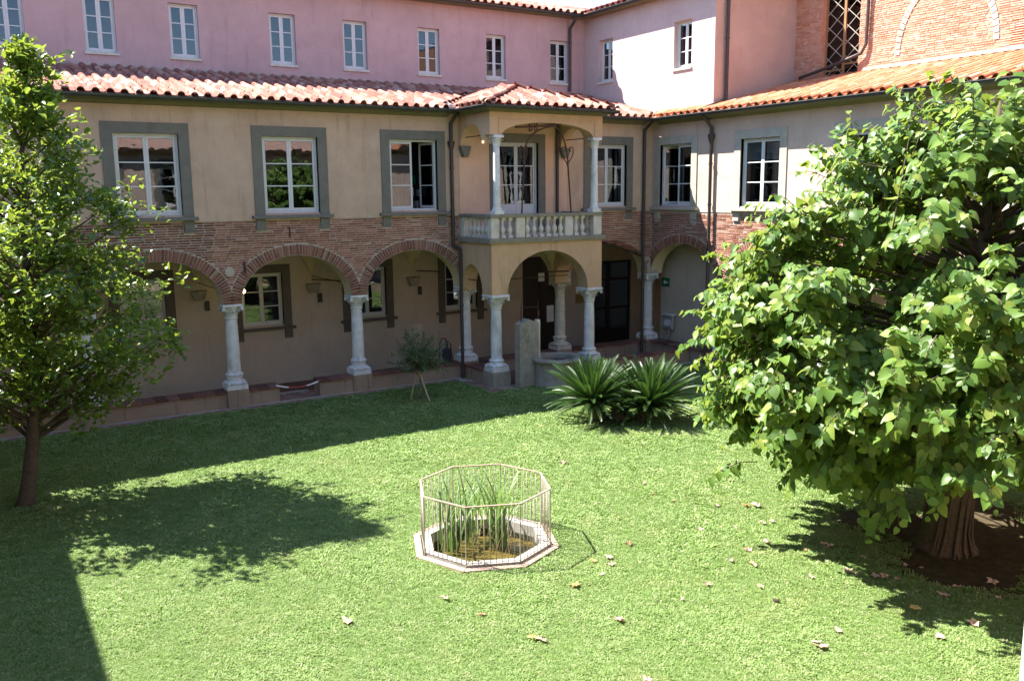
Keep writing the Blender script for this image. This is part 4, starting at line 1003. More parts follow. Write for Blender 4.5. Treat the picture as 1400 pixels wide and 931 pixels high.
# =================================================================== WELL AND STELE
WL = thing('stone_well', 'round grey stone well head with worn rim in front of the porch', 'well', (-5.32, -2.62, .05))
wx, wy = -5.32, -2.62
m = MB(); prof = [(.70, -.05), (.70, .05), (.68, .1), (.67, .70), (.69, .74)]
m.lathe(prof + [(.52, .76), (.50, .2)], wx, wy, 32); m.build('drum', M['pietra'], WL, 40)
m = MB(); n = 32; pr = [(.50, .742), (.69, .742), (.755, .77), (.765, .82), (.74, .85), (.55, .862), (.51, .84)]
vs_ = [(wx+q*math.cos(2*math.pi*k/n)*(1+.006*math.sin(k*3.1)), wy+q*math.sin(2*math.pi*k/n)*(1+.006*math.sin(k*3.1)), z+.006*math.sin(k*1.7)) for q, z in pr for k in range(n)]
m.add(vs_, [(i*n+k, i*n+(k+1) % n, ((i+1) % len(pr))*n+(k+1) % n, ((i+1) % len(pr))*n+k) for i in range(len(pr)) for k in range(n)]); m.build('rim', M['pietra'], WL, 40)
m = MB(); m.lathe([(.515, .60), (.515, .62)], wx, wy, 24); gro = m.build('well_cover', M['serena'], WL)
m = MB()
for k in range(7):
    q = -.42+.14*k; L = math.sqrt(.51**2-q*q); m.tube([(wx+q, wy-L, .68), (wx+q, wy+L, .68)], .012, 5); m.tube([(wx-L, wy+q, .695), (wx+L, wy+q, .695)], .012, 5)
m.build('grate', M['iron'], WL)
ST = thing('stone_stele', 'upright lichened stone slab with pointed top standing left of the well', 'stone slab', (-6.16, -2.36, .05))
m = MB(); m.prism([(-6.49, -.05), (-5.87, -.05), (-5.87, 1.86), (-6.18, 1.97), (-6.49, 1.84)], -2.52, -2.26); m.build('slab', M['pietra'], ST)
m = MB(); m.bevbox(-5.868, -5.76, -2.44, -2.30, .85, 1.92, .01); m.build('side_strip', M['balus'], ST)
m = MB(); 
for x in (-6.36, -5.80): m.tube([(x, -2.38, 1.85), (x, -2.38, 2.15), (x+.01, -2.39, 2.42)], [.02, .016, .008], 6)
m.tube([(-6.36, -2.38, 2.28), (-5.80, -2.38, 2.28)], .008, 5); m.build('iron_spike', M['iron'], ST)

# =================================================================== SMALL THINGS OF THE ARCADE
for i, (x, lab) in enumerate(((-13.38, 'small black box lamp on rear wall behind the leftmost clear column'), (-9.98, 'small black box lamp on rear wall, middle of the three'), (-6.56, 'small black box lamp on rear wall nearest the porch'))):
    t = thing('wall_lamp', lab, 'lamp', (x, REAR, 2.25), 'black wall lamps in the arcade')
    m = MB(); m.bevbox(x-.06, x+.06, REAR-.11, REAR-.03, 2.12, 2.40, .012); m.build('lamp_body', M['black'], t)
    m = MB(); m.box(x-.03, x+.03, REAR-.03, REAR-.001, 2.2, 2.32); m.build('bracket', M['black'], t)
t = thing('globe_lamp', 'small lit globe bulb on a curved bracket behind the second arch', 'lamp', (-12.3, 3.0, 2.6))
m = MB(); m.lathe([(.005, 2.60), (.035, 2.62), (.05, 2.66), (.035, 2.70), (.012, 2.715)], -12.42, 3.1, 12); m.build('bulb', M['bulb'], t, True)
m = MB(); m.tube([(-12.42, 3.1, 2.71), (-12.42, 3.12, 2.80), (-12.36, 3.3, 2.86), (-12.3, REAR, 2.80)], .012, 6); m.build('bracket', M['iron'], t)
t = thing('exit_sign', 'green emergency exit sign with white arrow on the closed bay wall', 'sign', (1.0, .1, 2.3))
m = MB(); m.box(1.02, 1.048, -.13, .23, 2.20, 2.50); m.build('plate', M['green_sign'], t)
m = MB(); m.map = lambda u, v, z: (1.017, u, z)
m.add([(.17, 0, 2.35), (.06, 0, 2.44), (.06, 0, 2.38), (-.07, 0, 2.38), (-.07, 0, 2.32), (.06, 0, 2.32), (.06, 0, 2.26)], [(0, 1, 2, 3, 4, 5, 6)]); m.build('arrow', M['sign_white'], t)
t = thing('metal_box', 'pale grey metal box on a thin post against the closed bay wall', 'box', (1.0, -.25, .1))
m = MB(); m.bevbox(.86, 1.0, -.5, -.02, .80, 1.26, .02); m.build('case', M['zinc'], t)
m = MB(); m.box(.84, 1.01, -.52, .0, 1.262, 1.30); m.build('lid', M['sign_white'], t)
m = MB(); m.box(.855, .859, -.42, -.12, .9, 1.12); m.build('notice', M['curtain'], t)
m = MB(); m.tube([(.93, -.26, -.3), (.93, -.26, .8)], .022, 8); m.build('post', M['zinc'], t)
m = MB(); m.bevbox(-6.85, -6.47, REAR-.03, REAR-.002, .78, 1.12, .006); o = m.build('wall_plaque', M['balus']); tag(o, 'pale stone plaque on rear wall behind the sapling', 'plaque')
m = MB(); m.bevbox(-.20, .22, REAR-.03, REAR-.002, 1.35, 1.68, .006); o = m.build('wall_plaque', M['ochre_sign']); tag(o, 'small ochre plate on rear wall seen between porch columns', 'plaque')
m = MB(); m.box(-1.78, -1.52, REAR+.075, REAR+.082, 2.25, 2.55); o = m.build('notice', M['sign_white']); tag(o, 'small white notice high on the dark door', 'notice')
m = MB(); m.box(-1.42, -1.12, REAR+.07, REAR+.078, .75, 1.35); o = m.build('notice', M['sign_white']); tag(o, 'larger white notice low on the dark door beside the column', 'notice')
# chain across the gap
t = thing('barrier_chain', 'red and white plastic chain hung across the gap in the low wall', 'chain', (-12, FY, .4))
n = 30
pts = [Vector((-12.62+1.22*i/n, FY-.02, .50-.33*(1-(2*i/n-1)**2)*.35)) for i in range(n+1)]
for nm, a, b, mt in (('white_length', 0, 8, 'sign_white'), ('red_length', 8, 20, 'red_rope'), ('white_length', 20, 28, 'sign_white'), ('red_length', 28, 30, 'red_rope')):
    m = MB(); m.tube(pts[a:b+1], .022, 6); m.build(nm, M[mt], t)
# folded trolley left on the low wall
t = thing('shopping_trolley', 'dark folded trolley bag with arched handle on low wall by drainpipe', 'bag', (-7.5, .1, .48))
m = MB(); m.tube([(-7.62, .12, .5), (-7.60, .14, 1.05), (-7.52, .15, 1.2), (-7.42, .15, 1.2), (-7.36, .14, 1.05), (-7.30, .12, .5)], .018, 7); m.tube([(-7.50, .0, .5), (-7.45, .05, 1.0), (-7.38, .05, 1.12), (-7.30, .05, 1.05), (-7.25, .02, .5)], .016, 7); m.build('handle', M['black'], t)
m = MB(); m.bevbox(-7.58, -7.30, -.05, .12, .49, .92, .05); m.build('bag', M['green_cloth'], t)

# wrought-iron arch on the balustrade
t = thing('iron_pulley_arch', 'rusty wrought iron arch with scrolls standing on the balustrade', 'ironwork', (-5.2, -1.95, 4.83))
yI = -1.93
m = MB()
def bez(P, n=16):
    out = []
    for i in range(n+1):
        t_ = i/n; q = [Vector(p) for p in P]
        while len(q) > 1: q = [a.lerp(b, t_) for a, b in zip(q, q[1:])]
        out.append(q[0])
    return out
m.tube([(-6.02, yI, 4.83), (-5.93, yI, 6.3)] + bez([(-5.92, yI, 6.5), (-5.85, yI, 7.0), (-5.4, yI, 7.18), (-4.92, yI, 7.22)]), .024, 6); m.build('left_post', M['iron'], t)
m = MB(); m.tube([(-4.35, yI, 4.83), (-4.47, yI, 6.3)] + bez([(-4.48, yI, 6.4), (-4.55, yI, 6.8), (-4.65, yI, 7.1), (-4.92, yI, 7.22)]), .024, 6); m.build('right_post', M['iron'], t)
m = MB(); m.tube([(-6.2, yI+.02, 7.16), (-5.6, yI+.01, 7.19), (-4.95, yI, 7.26), (-4.72, yI, 7.28)], .028, 6)
m.tube([(-4.72, yI, 7.28), (-4.69, yI, 7.26), (-4.69, yI, 7.36)], .014, 5); m.build('arm', M['iron'], t)
def spiral(cx, cz, r0, turns, sgn, a0):
    return [(cx+r0*(1-.75*i/22)*math.cos(a0+sgn*turns*2*math.pi*i/22), yI-.01, cz+r0*(1-.75*i/22)*math.sin(a0+sgn*turns*2*math.pi*i/22)) for i in range(23)]
for cx, cz in ((-5.72, 7.245), (-5.72, 7.12), (-5.55, 7.255), (-5.55, 7.13)):
    m = MB(); m.tube(spiral(cx, cz, .07, 1.3, 1 if cx < -5.6 else -1, 0 if cx > -5.6 else math.pi), .016, 5); m.build('scroll', M['iron'], t)
for bx_, bz_, s_ in ((-4.48, 6.12, 1), (-4.48, 6.12, -1), (-5.945, 6.12, -1), (-5.945, 6.12, 1)):
    k_ = 1 if bx_ > -5 else .6
    m = MB(); m.tube(bez([(bx_, yI, bz_), (bx_+s_*.02, yI, bz_+.2), (bx_+s_*.22*k_, yI, bz_+.2), (bx_+s_*.2*k_, yI, bz_+.48)], 10) + [Vector((bx_+s_*k_*(.13+.07*math.cos(a)), yI, bz_+.48+.06*math.sin(a))) for a in [i*.6 for i in range(9)]], .016, 5); m.build('scroll', M['iron'], t)

# books on shelves behind the open first floor window
BS = thing('bookshelf', 'dark bookshelf with mixed books inside the open first floor window', 'bookshelf', (-8.0, 1.3, 4.42))
m = MB()
for z in (4.95, 5.3, 5.65, 6.0): m.box(-8.9, -6.9, 1.2, 1.45, z, z+.03)
m.box(-8.9, -6.9, 1.452, 1.48, 4.42, 6.05); m.build('shelf', M['door_dark'], BS)
for i in range(26):
    z = (4.98, 5.33, 5.68)[i % 3]; x = -8.75+.07*i; h_ = rng.uniform(.2, .28)
    m = MB(); m.box(x, x+.05, 1.22, 1.4, z, z+h_); m.build('book', M[rng.choice(['blue', 'red_rope', 'sign_white', 'black', 'curtain', 'green_sign'])], BS)

# =================================================================== POND, FENCE, REEDS
PD = thing('garden_pond', 'sunken octagonal pond with pale stone kerb and mossy yellow bottom', 'pond', (PC.x, PC.y, 0))
def ring(mb, r0, r1, z0, z1, k, gap=.006):
    a0, a1 = R(45*k), R(45*(k+1)); P_ = lambda r, a, z: (PC.x+r*math.cos(a), PC.y+r*math.sin(a), z)
    d = gap/r1
    vs_ = [P_(r0, a0+d, z0), P_(r1, a0+d, z0), P_(r1, a1-d, z0), P_(r0, a1-d, z0), P_(r0, a0+d, z1), P_(r1, a0+d, z1), P_(r1, a1-d, z1), P_(r0, a1-d, z1)]
    mb.add(vs_, [(3, 2, 1, 0), (4, 5, 6, 7), (0, 1, 5, 4), (1, 2, 6, 5), (2, 3, 7, 6), (3, 0, 4, 7)])
M['kerb_out'] = stone('pinkish_kerb_stone', (0.36, 0.255, 0.195), 0.25, 9, 0.5)
M['kerb_in'] = stone('pale_kerb_stone', (0.40, 0.375, 0.335), 0.22, 9, 0.45)
for k in range(8):
    m = MB(); ring(m, 1.062, 1.17, -.05, .085, k); m.build('outer_kerb', M['kerb_out'], PD)
    m = MB(); ring(m, .885, 1.03, -.05, .115, k); m.build('inner_kerb', M['kerb_in'], PD)
m = MB()
for k in range(8): ring(m, .875, .93, -.75, -.052, k, 0); ring(m, 1.028, 1.064, -.05, .06, k, 0)
M['lining'] = stone('mossy_pond_lining', (0.085, 0.085, 0.055), 0.3, 8, 0.4); m.build('lining', M['lining'], PD)
m = MB(); m.lathe([(.0, -.15), (.5, -.145), (.93, -.15)], PC.x, PC.y, 24); m.build('algae_bed', M['algae'], PD)
M['pond_water'] = glass('pond_water', (0.88, 0.86, 0.7), 1.33)
m = MB(); m.add([(PC.x+.92*math.cos(.2618*k), PC.y+.92*math.sin(.2618*k), -.13) for k in range(24)], [tuple(range(24))]); m.build('water', M['pond_water'], PD)
FN = thing('pond_fence', 'low octagonal iron bar fence with rusty top rail around the pond', 'fence', (PC.x, PC.y, .1))
V8 = [Vector((PC.x+1.035*math.cos(R(45*k)), PC.y+1.035*math.sin(R(45*k)), 0)) for k in range(8)]
for k in range(8):
    a, b = V8[k], V8[(k+1) % 8]
    m = MB(); t_ = (b-a).normalized(); s_ = Vector((-t_.y, t_.x, 0)); h_ = .011
    q = [a+s_*h_, b+s_*h_, b-s_*h_, a-s_*h_]
    m.add([tuple(p+Vector((0, 0, .985))) for p in q]+[tuple(p+Vector((0, 0, 1.0))) for p in q], [(3, 2, 1, 0), (4, 5, 6, 7), (0, 1, 5, 4), (1, 2, 6, 5), (2, 3, 7, 6), (3, 0, 4, 7)]); m.build('top_rail', M['rail'], FN)
    m = MB(); m.tube([a+Vector((0, 0, .14)), b+Vector((0, 0, .14))], .007, 6); m.build('bottom_rail', M['fence'], FN)
    m = MB(); m.tube([a+Vector((0, 0, .05)), a+Vector((0, 0, .985))], .009, 7); m.build('post', M['fence'], FN)
bar = MB(); bar.tube([(0, 0, .12), (0, 0, .986)], .0058, 6); bar = bar.mesh('bar', M['fence'], True)
for k in range(8):
    for q in range(1, 9): p = V8[k].lerp(V8[(k+1) % 8], q/9); place(bar, 'bar', FN, Matrix.Translation((p.x, p.y, 0)))
def blade_mesh(seed, L, bend, w, dry=False):
    rr = random.Random(seed); m = MB(); n = 7; az = rr.uniform(0, 6.28); d = Vector((math.cos(az), math.sin(az), 0)); s_ = Vector((-d.y, d.x, 0)); p = Vector((0, 0, 0)); rows = []; th = rr.uniform(.02, .12)
    for i in range(n+1):
        q = i/n; ww = w*(1-q**2.2)*(.6+.4*min(1, q*4)); rows += [tuple(p-s_*ww/2), tuple(p+Vector((0, 0, -.2*ww))), tuple(p+s_*ww/2)]
        th += bend*q/n*2.2; p = p+(d*math.sin(th)+Vector((0, 0, 1))*math.cos(th))*(L/n)
    fs = [(i*3+k, i*3+k+1, i*3+4+k, i*3+3+k) for i in range(n) for k in (0, 1)]
    m.add(rows, fs); return m
RV = [blade_mesh(i, 1.0, (.3, .55, .9, 1.3, 1.8)[i % 5], .03).mesh('blade', M['reed'], True) for i in range(10)]
RD = [blade_mesh(50+i, 1.0, (.6, 1.2, 1.9)[i % 3], .02).mesh('dry_blade', M['reed_dry'], True) for i in range(6)]
for lab, cx_, cy_, n, hmax, spread in (('tall dense clump of green reeds leaning out at the right of the pond', .30, .16, 52, 1.15, .17), ('upright green reeds at the left of the pond', -.42, .42, 22, 1.1, .18), ('slender reeds at the back of the pond', -.02, .55, 20, 1.05, .22)):
    t = thing('reed_clump', lab, 'reeds', (PC.x+cx_, PC.y+cy_, -.42), 'reeds in the pond')
    for i in range(n):
        r_ = spread*math.sqrt(rng.random()); a = rng.uniform(0, 6.28); s_ = hmax*rng.uniform(.75, 1.35)
        place(RV[rng.randrange(10)], 'blade', t, Matrix.Translation((PC.x+cx_+r_*math.cos(a), PC.y+cy_+r_*math.sin(a), -.16)) @ Matrix.Rotation(rng.uniform(0, 6.28), 4, 'Z') @ Matrix.Rotation(rng.uniform(-.2, .2), 4, 'X') @ Matrix.Diagonal((s_, s_, s_, 1)))
    if cx_ > -.3:
        for i in range(14):
            a = rng.uniform(0, 6.28); r_ = .3*rng.random(); s_ = rng.uniform(.35, .65)
            place(RD[rng.randrange(6)], 'dry_blade', t, Matrix.Translation((PC.x+cx_*.6-.05+r_*math.cos(a), PC.y+cy_-.2+r_*math.sin(a), -.14)) @ Matrix.Rotation(rng.uniform(0, 6.28), 4, 'Z') @ Matrix.Rotation(rng.uniform(-.5, .5), 4, 'X') @ Matrix.Diagonal((s_, s_, s_, 1)))

# =================================================================== CYCADS
def frond_mesh(seed, L=1.0, droop=.7):
    rr = random.Random(seed); m = MB(); n = 26; spine = []; th = 0; p = Vector((0, 0, 0))
    for i in range(n+1):
        spine.append((p.copy(), th)); q = i/n; th += droop*(q**1.3)/n*1.9; p = p+Vector((0, math.cos(th), -math.sin(th)))*(L/n)
    m.tube([s_[0] for s_ in spine[::2]], [.012*(1-.8*i/(len(spine[::2])-1)) for i in range(len(spine[::2]))], 4, r=.9)
    for i in range(3, n+1):
        q = i/n; pos, th = spine[i]; up_ = Vector((0, math.sin(th), math.cos(th))); fwd = Vector((0, math.cos(th), -math.sin(th)))
        ln = .095*math.sin(math.pi*min(1, .12+.86*q))**.7*(1+rr.uniform(-.06, .06))+.03
        for s_ in (-1, 1):
            for off in (0, .5):
                pp = pos+fwd*(L/n*off); d = Vector((s_*.80, .45+.3*q, 0)); d = (Vector((d.x, 0, 0))+fwd*d.y+up_*(.6)).normalized(); wv = fwd*.0075
                tip = pp+d*ln-Vector((0, 0, .02)); mid = pp+d*ln*.5
                m.add([tuple(pp-wv), tuple(pp+wv), tuple(mid+wv*1.05), tuple(tip), tuple(mid-wv*1.05)], [(0, 1, 2, 4), (4, 2, 3)], rr.random()*.5)
    return m
FV = [frond_mesh(i, 1.0, (.12, .25, .4, .6)[i % 4]).mesh('frond', M['palm']) for i in range(8)]
def cycad(x, y, h, R0, n, lean, label):
    t = thing('cycad_palm', label, 'palm', (x, y, .05), 'cycads on the lawn')
    m = MB(); top = Vector((x+lean[0], y+lean[1], h))
    pts = [Vector((x, y, 0)).lerp(top, q/10)+Vector((.02*math.sin(q*1.3), 0, 0)) for q in range(11)]; m.tube(pts, [.16+.025*(k % 2) for k in range(11)], 10)
    for k in range(70):
        q = rng.random(); a = rng.uniform(0, 6.28); c = Vector((x, y, 0)).lerp(top, q)
        d = Vector((math.cos(a), math.sin(a), .5)); m.tube([c+d*.13, c+d*.21+Vector((0, 0, .03))], [.035, .02], 5)
    m.build('trunk', M['bark'], t)
    for i in range(n):
        q = (i+.5)/n; el = R(86-96*q**.9+rng.uniform(-7, 7)); az = i*2.39996+rng.uniform(-.12, .12)
        s_ = R0*(.86+.22*math.sin(math.pi*min(1, q*1.15)))*rng.uniform(.92, 1.07)
        k = min(3, int((1-q)*1.2)+ (0 if q > .7 else 1)); v = FV[(rng.randrange(2)*4+ (3 if q > .55 else 1 if q > .25 else 0))]
        mw = Matrix.Translation(top+Vector((.05*math.cos(az), .05*math.sin(az), .02*(1-q)))) @ Matrix.Rotation(az-math.pi/2, 4, 'Z') @ Matrix.Rotation(el, 4, 'X') @ Matrix.Rotation(rng.uniform(-.2, .2), 4, 'Y') @ Matrix.Diagonal((s_, s_, s_, 1))
        place(v, 'frond', t, mw)
cycad(-6.85, -6.55, .52, 1.12, 112, (-.12, .1), 'left cycad palm with stiff dark fronds in front of the well')
cycad(-6.05, -7.15, .44, 1.15, 118, (.2, -.05), 'right cycad palm with stiff dark fronds, spreading over the sunlit lawn')
cycad(-6.45, -6.85, .25, .6, 26, (0, 0), 'small cycad offshoot low between the two large cycads')

# =================================================================== TREES
def leaf_template(kind):
    if kind == 'oval':
        V = [(0, 0, 0), (-.26, .35, .05), (0, .35, -.02), (.26, .35, .05), (-.24, .7, .03), (0, .7, -.05), (.24, .7, .03), (0, 1.0, -.12)]
    elif kind == 'heart':
        V = [(0, .06, 0), (-.24, -.04, .06), (-.44, .16, .07), (-.46, .42, .03), (-.30, .72, -.07), (0, 1.06, -.26), (.30, .72, -.07), (.46, .42, .03), (.44, .16, .07), (.24, -.04, .06), (0, .38, -.05), (0, .72, -.13)]
        T = [(0, 10, 1), (1, 10, 2), (2, 10, 3), (3, 10, 11), (3, 11, 4), (4, 11, 5), (5, 11, 6), (6, 11, 7), (7, 11, 10), (7, 10, 8), (8, 10, 9), (9, 10, 0)]
        return np.array(V, float), np.array(T, int)
    else:
        V = [(0, 0, 0), (-.12, .35, .02), (0, .35, -.01), (.12, .35, .02), (-.11, .7, .01), (0, .7, -.02), (.11, .7, .01), (0, 1.0, -.04)]
    F = [(0, 2, 1, 1), (0, 3, 2, 2), (1, 2, 5, 4), (2, 3, 6, 5), (4, 5, 7, 7), (5, 6, 7, 7)]
    T = [(0, 2, 1), (0, 3, 2), (1, 2, 5), (1, 5, 4), (2, 3, 6), (2, 6, 5), (4, 5, 7), (5, 6, 7)]
    return np.array(V, float), np.array(T, int)
def leaf_frames(pos, dirs, normals, size, kind):
    """numpy: many leaves as one mesh"""
    V, T = leaf_template(kind); N = len(pos)
    y = dirs/np.linalg.norm(dirs, axis=1, keepdims=True)
    x = np.cross(y, normals); x /= np.linalg.norm(x, axis=1, keepdims=True)+1e-9
    z = np.cross(x, y)
    x = x*nrng.uniform(.72, 1.1, N)[:, None]; z = z*(nrng.uniform(.2, 2.6, N)*np.where(nrng.random(N) < .12, -1, 1))[:, None]
    W = pos[:, None, :]+size[:, None, None]*(V[None, :, 0, None]*x[:, None, :]+V[None, :, 1, None]*y[:, None, :]+V[None, :, 2, None]*z[:, None, :])
    F = (np.arange(N)[:, None, None]*len(V)+T[None]).reshape(-1, 3)
    return W, F, x, y, z
def make_crown(parent, pos, dirs, normals, size, kind, mat, n_single=0):
    N = len(pos); rn = nrng.random(N)
    d = np.linalg.norm(pos-np.array(CAM), axis=1)
    order = np.argsort(d); single = order[:n_single]; rest = order[n_single:]
    W, F, x, y, z = leaf_frames(pos[rest], dirs[rest], normals[rest], size[rest], kind)
    me = mesh_np('foliage', W.reshape(-1, 3), F, M[mat], np.repeat(rn[rest], len(leaf_template(kind)[1])), smooth=True)
    place(me, 'foliage', parent, kind='stuff')
    if n_single:
        V, T = leaf_template(kind); lm = bpy.data.meshes.new('leaf'); lm.from_pydata(V.tolist(), [], T.tolist()); lm.materials.append(M[mat]); lm.shade_smooth()
        _, _, x, y, z = leaf_frames(pos[single], dirs[single], normals[single], size[single], kind)
        for i, k in enumerate(single):
            s_ = size[k]; A = Matrix(((x[i][0]*s_, y[i][0]*s_, z[i][0]*s_, pos[k][0]), (x[i][1]*s_, y[i][1]*s_, z[i][1]*s_, pos[k][1]), (x[i][2]*s_, y[i][2]*s_, z[i][2]*s_, pos[k][2]), (0, 0, 0, 1)))
            place(lm, 'leaf', parent, A)
def interp(zs, rs, z): return float(np.interp(z, zs, rs))

# --- left tree
LT = thing('leafy_tree', 'slender young broadleaf tree with small bright leaves at the left edge', 'tree', (-18.72, -5.6, .05))
base = Vector((-18.72, -5.6, 0)); topp = Vector((-17.95, -5.55, 7.75))
axis = lambda z: base.lerp(topp, z/7.75)+Vector((.12*math.sin(z*.8), .08*math.sin(z*1.1+1), 0))
PZ, PR = [1.4, 1.9, 2.5, 3.2, 4.1, 5.0, 5.8, 6.5, 7.1, 7.9], [.5, 1.5, 2.0, 2.25, 2.3, 2.05, 1.45, .85, .5, .1]
tips = []; clumps = []
while len(clumps) < 118:
    z = rng.uniform(1.6, 7.7); rr_ = interp(PZ, PR, z)
    if rng.random() > (rr_/2.3)**1.3+.14: continue
    a = rng.uniform(0, 2*math.pi); c = axis(z); q = rng.random()**.5*rr_*rng.uniform(.74, .97)
    p = Vector((c.x+q*math.cos(a), c.y+q*math.sin(a), z))
    if any((p-o_).length < .31 for o_, _ in clumps): continue
    clumps.append((p, rng.uniform(.2, .36)*(1 if z < 6.6 else .7)))
for z_, r_ in ((6.7, .3), (7.0, .26), (7.3, .22), (7.55, .18), (7.75, .12)): clumps.append((axis(min(7.7, z_))+Vector((rng.uniform(-.15, .15), rng.uniform(-.15, .15), 0)), r_))
for p, r_ in clumps:
    for i in range(15): tips.append(p+Vector((rng.gauss(0, r_*.75), rng.gauss(0, r_*.75), rng.gauss(0, r_*.5))))
wd = MB(); wd.tube([axis(z)+Vector((0, 0, 0)) for z in [.0, .2, .6, 1.2, 2, 3, 4, 5, 6, 7, 7.7]], [.19, .14, .12, .11, .10, .085, .07, .055, .04, .025, .012], 9)
for p, r_ in clumps:
    h_ = math.hypot(p.x-axis(p.z).x, p.y-axis(p.z).y); z = max(1.2, p.z-.25-.45*h_); q = axis(z)
    wd.tube(bez([q, q.lerp(p, .5)+Vector((0, 0, -.05*h_)), p], 6), [.035, .03, .026, .021, .016, .011, .006], 5)
for tp in tips[::4]:
    c = min(clumps, key=lambda o_: (o_[0]-tp).length)[0]; wd.tube([c, c.lerp(tp, .55)+Vector((0, 0, .03)), tp], [.008, .006, .003], 4)
wd.build('trunk', M['bark'], LT, True)
pos = []; dr_ = []; nm_ = []; sz = []
for tp in tips:
    c = axis(min(7.6, tp.z)); out = (tp-c); out.z += .35; out.normalize()
    for i in range(rng.randrange(7, 12)):
        d = (out*.7+Vector((rng.gauss(0, .8), rng.gauss(0, .8), rng.gauss(.05, .55)))).normalized()
        pos.append(tp+Vector((rng.gauss(0, .09), rng.gauss(0, .09), rng.gauss(0, .07)))); dr_.append(d); nm_.append(Vector((rng.gauss(0, .45), rng.gauss(0, .45), 1)).normalized()); sz.append(rng.uniform(.10, .175))
make_crown(LT, np.array(pos), np.array(dr_), np.array(nm_), np.array(sz), 'oval', 'leaf_left', 300)

# --- right tree
RT = thing('leafy_tree', 'large dense tree with big drooping heart shaped leaves at the right', 'tree', (-7.0, -15.35, .05))
rb = Vector((-7.0, -15.35, 0)); CR = Vector((.851, -.525, 0)); CF = Vector((.525, .851, 0))   # crown widens to one side
PZ, PR = [1.3, 1.7, 2.3, 3.1, 4.1, 4.8, 5.3, 5.75, 6.2, 6.55], [2.0, 2.75, 3.25, 3.5, 3.4, 3.0, 2.55, 2.05, 1.35, .5]
axr = lambda z: rb+CR*(.05*z)+Vector((0, 0, z))
wd = MB(); tr_ = [.0, .12, .35, .8, 1.4, 2.2, 3.2, 4.2, 5.4, 6.6]
wd.tube([axr(z)+Vector((.03*math.sin(z*3), .03*math.cos(z*2), 0)) for z in tr_], [.46, .38, .335, .31, .29, .23, .15, .10, .06, .02], 16)
for k in range(22):      # bark ridges
    a = rng.uniform(0, 6.28); wd.tube([axr(z)+Vector((r_*math.cos(a+.15*z+rng.uniform(-.07, .07)), r_*math.sin(a+.15*z+rng.uniform(-.07, .07)), 0)) for z, r_ in ((0, .46), (.12, .38), (.35, .335), (.8, .31), (1.4, .29), (2.2, .23))], [.03, .026, .022, .02, .018, .014], 5)
shoots = []; boughs = []
for k in range(26):       # low boughs hanging before the trunk
    z = rng.uniform(2.05, 3.2); d_ = (-CF*rng.uniform(.55, 1)+CR*rng.uniform(-.85, .75)).normalized(); boughs.append((axr(z)+d_*rng.uniform(.9, 2.2), d_, z, 3.0))
while len(boughs) < 290:
    z = rng.uniform(1.45, 6.45); rr_ = interp(PZ, PR, z)
    if rng.random() > (rr_/3.55)+.05: continue
    a = rng.uniform(0, 2*math.pi); inner = rng.random() < .25; q = rr_*(rng.uniform(.4, .7) if inner else rng.uniform(.78, 1.04)); c = axr(z); o_ = Vector((math.cos(a), math.sin(a), 0)); p = c+o_*q
    if z < 2.15 and (p-axr(z)).dot(CF) < -.5 and abs((p-axr(z)).dot(CR)) < 1.5: continue      # keep the trunk foot clear
    if any((p-b_[0]).length < .37 for b_ in boughs): continue
    boughs.append((p, o_, z, rr_))
for p, o_, z, rr_ in boughs:
    for i in range(rng.randrange(10, 15)):
        of = Vector((rng.gauss(0, .22), rng.gauss(0, .22), rng.gauss(0, .19))); shoots.append((p+of, (o_+of*.9).normalized(), z, rr_))
for e, o_, z_, rr_ in boughs:
    z = max(1.2, z_-.75); p = axr(z)
    wd.tube(bez([p, p.lerp(e, .5)+Vector((0, 0, .2)), e], 7), [.04, .034, .028, .023, .018, .014, .01, .006], 5)
pos = []; dr_ = []; nm_ = []; sz = []
for s0, o_, z, rr_ in shoots:
    up_ = .75 if z > 5.6 else (.25 if z > 3 else -.15)
    d = (o_+Vector((rng.gauss(0, .25), rng.gauss(0, .25), up_+rng.gauss(0, .3)))).normalized(); L = rng.uniform(.35, .75)
    b0 = s0-d*L*.6; pth = bez([b0, b0+d*L*.6+Vector((0, 0, .06)), b0+d*L+Vector((0, 0, -.10 if z < 5.6 else .05))], 6)
    wd.tube([axr(max(1.2, z-.5)).lerp(b0, .93), b0, pth[3], pth[6]], [.008, .008, .006, .003], 4)
    sd_ = d.cross(Vector((0, 0, 1))).normalized(); n = rng.randrange(9, 14)
    for i in range(n):
        q = i/(n-1)*6; k0 = min(5, int(q)); p = pth[k0].lerp(pth[k0+1], q-k0); s_ = 1 if i % 2 else -1
        ld = (sd_*s_*.75+d*.55+Vector((rng.gauss(0, .25), rng.gauss(0, .25), -.62+rng.gauss(0, .22)))).normalized()
        nn = (o_*.55+Vector((0, 0, .85))+d*.25+Vector((rng.gauss(0, .36), rng.gauss(0, .36), rng.gauss(0, .22)))).normalized()
        pos.append(p+ld*.03); dr_.append(ld); nm_.append(nn); sz.append(rng.choice((.10, .13, .15, .17, .19))*rng.uniform(.9, 1.1)*(1-.35*max(0, i/(n-1)-.7)/.3))
